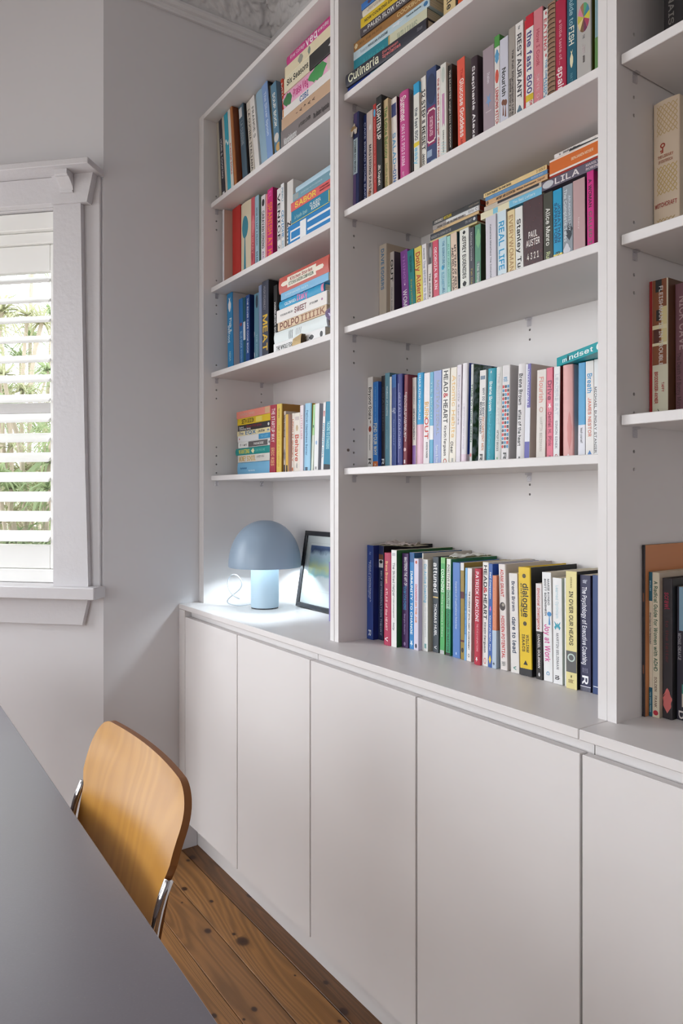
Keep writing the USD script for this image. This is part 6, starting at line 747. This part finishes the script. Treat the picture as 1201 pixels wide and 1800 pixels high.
 ('b3D','f',0,1799.5,175.9,901.8,18.3,248.9,170.0,0.00,0,(38, 30, 36),(26, 22, 26),None,[('T','scrawl',0.1,0.22,0.5,0,(150,30,60),),('T','to the letter',0.3,0.6,0.3,0,(84,24,32),),('M','leaf',0.78,0.96,0.9,0,(196,100,96),)],'black book with scrawled crimson title and pink foot on the right worktop','books on the right worktop','hardback_book'),
 ('b3D','p',0,1818.1,189.5,901.8,17.9,234.8,170.0,0.12,0,(44, 40, 52),None,None,[('L',0,0.33,(130,160,180),0.7,0.1,),('T','MICHAEL ONDAATJE',0.35,0.55,0.3,-0.2,(160,156,160),),('L',0.73,0.8,(60,130,116),0.5,0.3,),('L',0.8,0.9,(190,180,170),0.5,0.3,),('T','D',0.93,0.99,0.5,0,(206,200,196),)],'black and pale blue photo covered book at the right edge on the right worktop','books on the right worktop','paperback_book'),
 ('b2Dm','p',1,1532.0,222.0,1570.9,19.3,172.0,105.0,0.00,-24.5,(22, 150, 158),None,None,[('T','m',0.15,0.255,0.44,-0.05,(230,240,238),),('T','i',0.268,0.305,0.52,0,(30,34,36),),('T','ndset',0.317,0.86,0.48,0,(230,240,238),),('M','circle',0.93,1,0.6,0,(232,238,236),)],'teal paperback lettered mindset lying askew on top of the fourth shelf books','books on the middle bay fourth shelf','paperback_book'),
 ('b1f','p',0,632.0,243.0,902.0,30.0,187.0,120.0,0.00,0,(124, 116, 172),None,None,[],'lavender book mostly hidden by the upright, standing on the worktop right of the picture','books on the worktop by the lamp','paperback_book'),
]
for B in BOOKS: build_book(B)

# ------------------------------------------------------------------ things among the books
def ellipsoid(a, b_, c, sub=3):
    m = tc.icosphere(sub, 1.0); m.apply_scale((a, b_, c)); return m
# mushroom lamp
LX, LY = .2705, .212
SHADE = plain((150, 172, 194), .38, .5); SHADEIN = plain((244, 246, 248), .6); LBASE = plain((190, 214, 232), .42)
lp = thing('table_lamp', 'pale blue mushroom table lamp, switched on, on the worktop', 'lamp', (LX, LY, TOPZ1 + .0003))
zs = np.linspace(0, math.pi / 2, 26)
outp = [(.1285 * math.cos(w) ** .94 if w < 1.57 else 0, .150 + .160 * math.sin(w) ** .96) for w in zs]; outp[-1] = (0, .310)
inn = [(max(0, q - .0022), w - .0022 if q < .12 else w) for q, w in outp[::-1]]
outp = [(.1276, .1465)] + outp
shd = part(lp, 'shade', lathe(outp + [(0, .3085)][:0] , 64), SHADE, smooth=40)
part(shd, 'shade_lining', lathe([(.1258, .1466)] + [(q, w) for q, w in inn[::-1]], 64), SHADEIN, smooth=40)
part(shd, 'shade_rim', lathe([(.1256, .1464), (.1278, .1464), (.1278, .1476), (.1256, .1476), (.1256, .1464)], 64), SHADE)
part(lp, 'base', lathe([(0, .004), (.0485, .004), (.0495, .006), (.0495, .17), (.047, .173), (0, .173)], 48), LBASE, smooth=40)
part(lp, 'foot', lathe([(0, 0), (.0475, 0), (.0475, .004), (0, .004)], 48), plain((60, 66, 74), .6))
lho = part(lp, 'lamp_holder', lathe([(0, .173), (.02, .173), (.02, .205), (0, .205)], 24), SHADEIN, smooth=40)
BULB = mat('lamp_bulb', {'e': ('emission', {'color': (.80, .92, 1.0), 'strength': 650.0})}, surface='e.emission')
b_ = ellipsoid(.03, .03, .03); b_.apply_translation((0, 0, .236)); part(lho, 'bulb', b_, BULB, smooth=True)
cp_ = spline([(-.035, -.035, .012), (-.06, -.05, .006), (-.098, -.072, .0035), (-.118, -.088, .012), (-.09, -.075, .045), (-.058, -.062, .088), (-.075, -.072, .112), (-.108, -.084, .105), (-.116, -.088, .075), (-.096, -.082, .045), (-.06, -.07, .03)], 70)
part(lp, 'power_cord', tube(cp_, .0022, 8), plain((214, 224, 232), .5), smooth=True)

# framed print leaning on the back panel
fw, fh, ft = .235, .272, .016; fx = .306; ang = math.atan2(.042, .268)
pf = thing('picture_frame', 'black framed landscape print leaning against the back panel beside the lamp', 'picture frame', mat=Gf.Matrix4d().SetRotate(Gf.Rotation(Gf.Vec3d(1, 0, 0), -math.degrees(ang))) * Gf.Matrix4d().SetTranslate(Gf.Vec3d(fx, .3165, TOPZ1 + .003)))
fb = .0165; FR = plain((38, 40, 44), .3)
for q in ((0, fw, 0, fb), (0, fw, fh - fb, fh), (0, fb, fb, fh - fb), (fw - fb, fw, fb, fh - fb)): part(pf, 'frame_bar', cbx(q[0], q[1], 0, ft, q[2], q[3], .0012), FR)
mnt = part(pf, 'mount', bx(fb, fw - fb, .006, .012, fb, fh - fb), plain((228, 230, 232), .7))
ART = mat('landscape_print', {'t': ('texture_coordinate', {}), 's': ('separate_xyz', {}), 'n': ('noise_texture', {'scale': 22.0, 'detail': 5.0}), 'a': ('math', {'math_type': 'multiply_add', 'value2': .05}),
    'mr': ('map_range', {'from_min': .10, 'from_max': .29}), 'r': ('rgb_ramp', {'ramp': [(0, lin((226, 228, 230))), (.2, lin((216, 222, 222))), (.26, lin((150, 190, 190))), (.36, lin((196, 206, 150))), (.5, lin((170, 200, 206))), (.6, lin((186, 206, 220))), (.68, lin((60, 80, 120))), (.8, lin((96, 116, 160))), (.88, lin((190, 204, 220))), (1, lin((150, 180, 214)))]}), 'p': ('principled_bsdf', {'roughness': .5})},
    [('t.object', 's.vector'), ('t.object', 'n.vector'), ('n.fac', 'a.value1'), ('s.z', 'a.value3'), ('a.value', 'mr.value'), ('mr.result', 'r.fac'), ('r.color', 'p.base_color')])
part(mnt, 'print', bx(.046, fw - .046, .0052, .006, .072, .222), ART)
part(mnt, 'print_border', cat(bx(.0395, .0405, .0055, .006, .064, .232), bx(fw - .0405, fw - .0395, .0055, .006, .064, .232), bx(.0405, fw - .0405, .0055, .006, .064, .065), bx(.0405, fw - .0405, .0055, .006, .231, .232)), plain((206, 206, 206), .7))
part(pf, 'glazing', bx(fb, fw - fb, .0025, .0037, fb, fh - fb), GLASS)

# gold foil wedge, glass ornament, clip, papers
GOLD = mat('gold_foil', {'g': ('geometry', {}), 'n': ('noise_texture', {'scale': 60.0}), 'b': ('bump', {'strength': .3, 'distance': .002}), 'p': ('principled_bsdf', {'base_color': (.86, .64, .34), 'metallic': 1.0, 'roughness': .28})}, [('g.position', 'n.vector'), ('n.fac', 'b.height'), ('b.normal', 'p.normal')])
gw = thing('gold_wedge', 'small folded gold foil wedge in front of the stacked white cookbooks', 'ornament', (.619, .112, SZ['C'] + .0003))
part(gw, 'wedge', remap(trimesh.convex.convex_hull(np.array([(0, .002, .001), (.056, 0, 0), (.056, .02, 0), (.004, .02, 0), (.006, .003, .022), (.052, .004, .031), (.05, .018, .03), (.012, .018, .024)])), lambda v: v), GOLD)
part(gw, 'folded_end', remap(trimesh.convex.convex_hull(np.array([(.0562, .001, .001), (.0562, .019, .001), (.0562, .004, .030), (.0562, .017, .030), (.061, .008, .006), (.061, .014, .02)])), lambda v: v), plain((70, 56, 36), .4, .5, .6))
PURP = mat('purple_glass', {'p': ('principled_bsdf', {'base_color': (.52, .42, .78), 'roughness': .04, 'transmission_weight': .75, 'ior': 1.45})})
CRY = mat('clear_glass_stem', {'p': ('principled_bsdf', {'base_color': (.86, .84, .96), 'roughness': .03, 'transmission_weight': .8, 'ior': 1.45})})
go = thing('glass_ornament', 'violet glass mushroom ornament at the right end of the left bay shelf', 'ornament', (.806, .146, SZ['C'] + .0003))
q = ellipsoid(.036, .022, .0205); q.apply_transform(trimesh.transformations.rotation_matrix(.25, (0, 1, 0))); q.apply_translation((-.002, 0, .066)); part(go, 'cap', q, PURP, smooth=True)
st = lathe([(0, 0), (.017, 0), (.019, .004), (.012, .016), (.0095, .03), (.011, .045), (.013, .05), (0, .05)], 20)
st = remap(st, lambda v: np.stack([v[:, 0] * (1 + .12 * np.sin(5 * np.arctan2(v[:, 1], v[:, 0]) + v[:, 2] * 160)), v[:, 1] * (1 + .12 * np.sin(5 * np.arctan2(v[:, 1], v[:, 0]) + v[:, 2] * 160)), v[:, 2]], 1)); st.apply_translation((.004, 0, 0)); part(go, 'stem', st, CRY, smooth=50)
cl = thing('wing_clip', 'small white and gold wing shaped clip on the navy binder spine', 'clip', (.932, .1245, 2.2785))
wing = Polygon([(0, .030), (-.006, .022), (-.016, .020), (-.019, .006), (-.016, 0), (-.006, .001), (-.001, .014), (.001, .014), (.006, .003), (.013, .004), (.015, .018), (.008, .022), (.004, .034)])
part(cl, 'wings', remap(ex(wing, .0022), lambda v: np.stack([v[:, 0], -v[:, 2], v[:, 1]], 1)), plain((222, 214, 204), .6))
part(cl, 'gold_knot', remap(ex(Polygon([(-.013, .018), (-.004, .026), (.009, .024), (.013, .016), (.003, .018), (-.006, .014)]), .0032), lambda v: np.stack([v[:, 0], -v[:, 2] - .0001, v[:, 1]], 1)), GOLD)
def sheet(w, d, amp, seed, n=26, th=.0012):
    u, v = np.meshgrid(np.linspace(0, w, n), np.linspace(0, d, n), indexing='ij'); z = amp * np.abs(meshkit.fbm(np.stack([u * 45, v * 45, np.full_like(u, seed)], -1), 3) - .35)
    top = np.stack([u, v, z + th], -1).reshape(-1, 3); bot = top - (0, 0, th); i, j = np.meshgrid(np.arange(n - 1), np.arange(n - 1), indexing='ij'); q = (i * n + j).ravel()
    f = np.stack([q, q + n, q + n + 1, q + 1], -1); N = n * n; e = []
    ring = [k * n for k in range(n)] + [(n - 1) * n + k for k in range(1, n)] + [k * n + n - 1 for k in range(n - 2, -1, -1)] + [k for k in range(n - 2, 0, -1)]
    for a_, b2_ in zip(ring, ring[1:] + ring[:1]): e.append((a_, a_ + N, b2_ + N, b2_))
    return trimesh.Trimesh(*(lambda V, Fq: (V, np.vstack([Fq[:, [0, 1, 2]], Fq[:, [0, 2, 3]]])))(np.vstack([top, bot]), np.vstack([f, f[:, ::-1] + N, np.array(e)])), process=False)
def lay(name, label, mesh, m, loc, yaw):
    M = Gf.Matrix4d().SetRotate(Gf.Rotation(Gf.Vec3d(0, 0, 1), yaw)) * Gf.Matrix4d().SetTranslate(Gf.Vec3d(*loc))
    p = usdkit.mesh(stage, fresh('/World', name), mesh, m, 30); UsdGeom.Xformable(p.GetPrim()).AddTransformOp().Set(M); tagp(p.GetPrim(), label, 'paper')
lay('crumpled_paper', 'crumpled white paper lying on the green and white coaching books', sheet(.03, .10, .02, 3), plain((226, 222, 216), .7), (1.196, .228, 1.1442), -8)
lay('bubble_wrap', 'folded strip of bubble wrap on the royal blue textbook', sheet(.10, .05, .02, 9), plain((196, 186, 180), .5), (.95, .20, 1.1633), 18)
lay('index_card', 'cream index card lying flat on the navy and royal blue textbooks', cbx(0, .12, 0, .075, 0, .0006, .0001), plain((206, 198, 176), .7), (.938, .20, 1.1621), 12)

# ------------------------------------------------------------------ table
TAB = mat('grey_table_top', {'g': ('geometry', {}), 'v': ('white_noise_texture', {'dimensions': '3D'}), 'sn': ('vector_math', {'math_type': 'snap', 'vector2': (.0016, .0016, .0016)}), 'r': ('rgb_ramp', {'ramp': [(0, lin((119, 114, 121))), (.99, lin((121, 116, 123))), (.992, lin((122, 118, 123))), (1, lin((124, 120, 125)))]}),
    'p': ('principled_bsdf', {'roughness': .33, 'specular_ior_level': .5})}, [('g.position', 'sn.vector1'), ('sn.vector', 'v.vector'), ('v.value', 'r.fac'), ('r.color', 'p.base_color')])
tb = thing('dining_table', 'long dark grey stone topped table in the left foreground', 'table', mat=Gf.Matrix4d().SetRotate(Gf.Rotation(Gf.Vec3d(0, 0, 1), -1.05)) * Gf.Matrix4d().SetTranslate(Gf.Vec3d(.10, -.669, 0)))
part(tb, 'tabletop', cbx(0, 2.05, -.98, 0, .71, .74, .0015), TAB)
for (x, y) in ((.12, -.86), (.12, -.12), (1.92, -.86), (1.92, -.12)): part(tb, 'leg', cbx(x - .03, x + .03, y - .03, y + .03, .001, .64, .002), plain((70, 68, 72), .5))
part(tb, 'apron_rail', cat(bx(.15, 1.89, -.14, -.12, .64, .7095), bx(.15, 1.89, -.86, -.84, .64, .7095), bx(.09, .15, -.89, -.09, .64, .7095), bx(1.89, 1.95, -.89, -.09, .64, .7095)), plain((70, 68, 72), .5))

# ------------------------------------------------------------------ plywood chair (faces the table)
PLY = mat('honey_plywood', {'t': ('texture_coordinate', {}), 'mp': ('mapping', {'scale': (5.0, 2.0, 1.1)}), 'n': ('noise_texture', {'scale': 1.0, 'detail': 2.0, 'distortion': .8}),
    'x': ('math', {'math_type': 'multiply', 'value2': 75.0}), 'sn': ('math', {'math_type': 'sine'}), 'sm': ('map_range', {'from_min': -1.0}),
    'mf': ('mapping', {'scale': (420., 60., 9.0)}), 'nf': ('noise_texture', {'scale': 1.0, 'detail': 2.0}), 'r': ('rgb_ramp', {'ramp': [(0, lin((188, 133, 54))), (.5, lin((194, 139, 59))), (1, lin((198, 143, 62)))]}),
    'm': ('mix_color', {'blend_type': 'multiply', 'fac': .2}), 'rf': ('rgb_ramp', {'ramp': [(0, (.7, .6, .5)), (.6, (1, 1, 1)), (1, (1, 1, 1))]}), 'm2': ('mix_color', {'blend_type': 'multiply', 'fac': .45}), 'rn': ('rgb_ramp', {'ramp': [(0, (.68, .56, .46)), (.55, (1, 1, 1)), (1, (1.03, 1.01, 1))]}),
    'p': ('principled_bsdf', {'roughness': .34, 'specular_ior_level': .5, 'coat_weight': .15, 'coat_roughness': .3})},
    [('t.object', 'mp.vector'), ('mp.vector', 'n.vector'), ('n.fac', 'x.value1'), ('x.value', 'sn.value1'), ('sn.value', 'sm.value'), ('sm.result', 'r.fac'), ('t.object', 'mf.vector'), ('mf.vector', 'nf.vector'), ('nf.fac', 'rf.fac'), ('r.color', 'm.a'), ('rf.color', 'm.b'), ('n.fac', 'rn.fac'), ('m.result', 'm2.a'), ('rn.color', 'm2.b'), ('m2.result', 'p.base_color')])
PLYE = plain((138, 84, 38), .45)
CX, CYT = 1.347, -.612
ch = thing('plywood_chair', 'honey coloured plywood chair with chrome tubes pushed under the table', 'chair', (CX, CYT, 0))
HT = .878
def back_pt(u, v):
    """u across (-.5..+.5 metres), v distance below the top along the back."""
    z = HT - v * .972
    y = -.19 * v - .2 * max(0, v - .2) ** 2 - .42 * u * u + .0 + .010 * math.exp(-((v - .02) / .05) ** 2)
    return np.array([u, y, z])
HWD = .219
bp = unary_union([Polygon([(-HWD, .055), (-HWD + .002, .10), (-.2095, .116), (-.2045, .123), (-.200, .28), (-.195, .42), (.195, .42), (.200, .28), (.2045, .123), (.2095, .116), (HWD - .002, .10), (HWD, .055)]), sbox(-HWD + .055, 0, HWD - .055, .12), affinity.translate(affinity.scale(ngon(56, 1.0), .057, .057), -HWD + .057, .057), affinity.translate(affinity.scale(ngon(56, 1.0), .057, .057), HWD - .057, .057)])
arch = unary_union([affinity.translate(affinity.scale(ngon(40, 1.0), .11, .10), 0, .40)])
bp = bp.difference(arch)
bm = tc.extrude_polygon(bp, .011, engine='earcut'); bm = bm.subdivide_to_size(.022); bm.merge_vertices()
def bend(v):
    out = []
    for u, w, n_ in v:
        p0 = back_pt(u, w); du = (back_pt(u + .002, w) - back_pt(u - .002, w)); dv = (back_pt(u, w + .002) - back_pt(u, w - .002)); n = np.cross(du, dv); n /= np.linalg.norm(n)
        if n[1] < 0: n = -n
        out.append(p0 + n * n_)
    return np.array(out)
shell = remap(bm, bend)
if shell.volume < 0: shell.invert()
shell = trimesh.Trimesh(shell.vertices, shell.faces); trimesh.repair.fix_normals(shell)
fn_ = np.asarray(bm.face_normals); edge = np.abs(fn_[:, 2]) < .5
bkp = part(ch, 'backrest', trimesh.Trimesh(shell.vertices, np.asarray(shell.faces)[~edge], process=False) if len(shell.faces) == len(edge) else shell, PLY, smooth=40)
if len(shell.faces) == len(edge): part(bkp, 'backrest_edge', trimesh.Trimesh(shell.vertices, np.asarray(shell.faces)[edge], process=False), PLYE, smooth=40, label='darker ply layers along the rim')
sb = sbox(-.19, -.5, .19, -.11).buffer(.03, quad_segs=6)
seat = tc.extrude_polygon(sb, .012, engine='earcut'); seat = seat.subdivide_to_size(.03); seat.merge_vertices(); seat = remap(seat, lambda v: np.stack([v[:, 0], v[:, 1], v[:, 2] + .455 + .10 * v[:, 0] ** 2 - .03 * np.clip((-v[:, 1] - .42) / .1, 0, 1) ** 2], 1))
part(ch, 'seat', seat, PLY, smooth=40)
for sx in (-1, 1):
    top = back_pt(sx * .2142, .122); low = back_pt(sx * .205, .40)
    pts = [top + (0, .004, 0), back_pt(sx * .2105, .27) + (0, .004, 0), low + (0, .006, 0), (sx * .205, -.125, .44), (sx * .205, -.05, .2), (sx * .215, .0, .0085)]
    rt_ = part(ch, 'rear_tube', tube(spline(pts, 40), .0070, 14), CHROME, smooth=True)
    fl_ = part(ch, 'front_leg', tube(spline([(sx * .2, -.13, .437), (sx * .2, -.3, .437), (sx * .2, -.44, .43), (sx * .205, -.475, .36), (sx * .21, -.49, .18), (sx * .212, -.5, .0095)], 40), .0070, 14), CHROME, smooth=True)
    gl_ = lathe([(0, 0), (.011, 0), (.011, .012), (0, .012)], 16); GLI = plain((50, 50, 52), .6)
    part(rt_, 'glide', remap(gl_, lambda v: v + (sx * .215, 0, .0003)), GLI); part(fl_, 'glide', remap(gl_, lambda v: v + (sx * .212, -.5, .0003)), GLI)
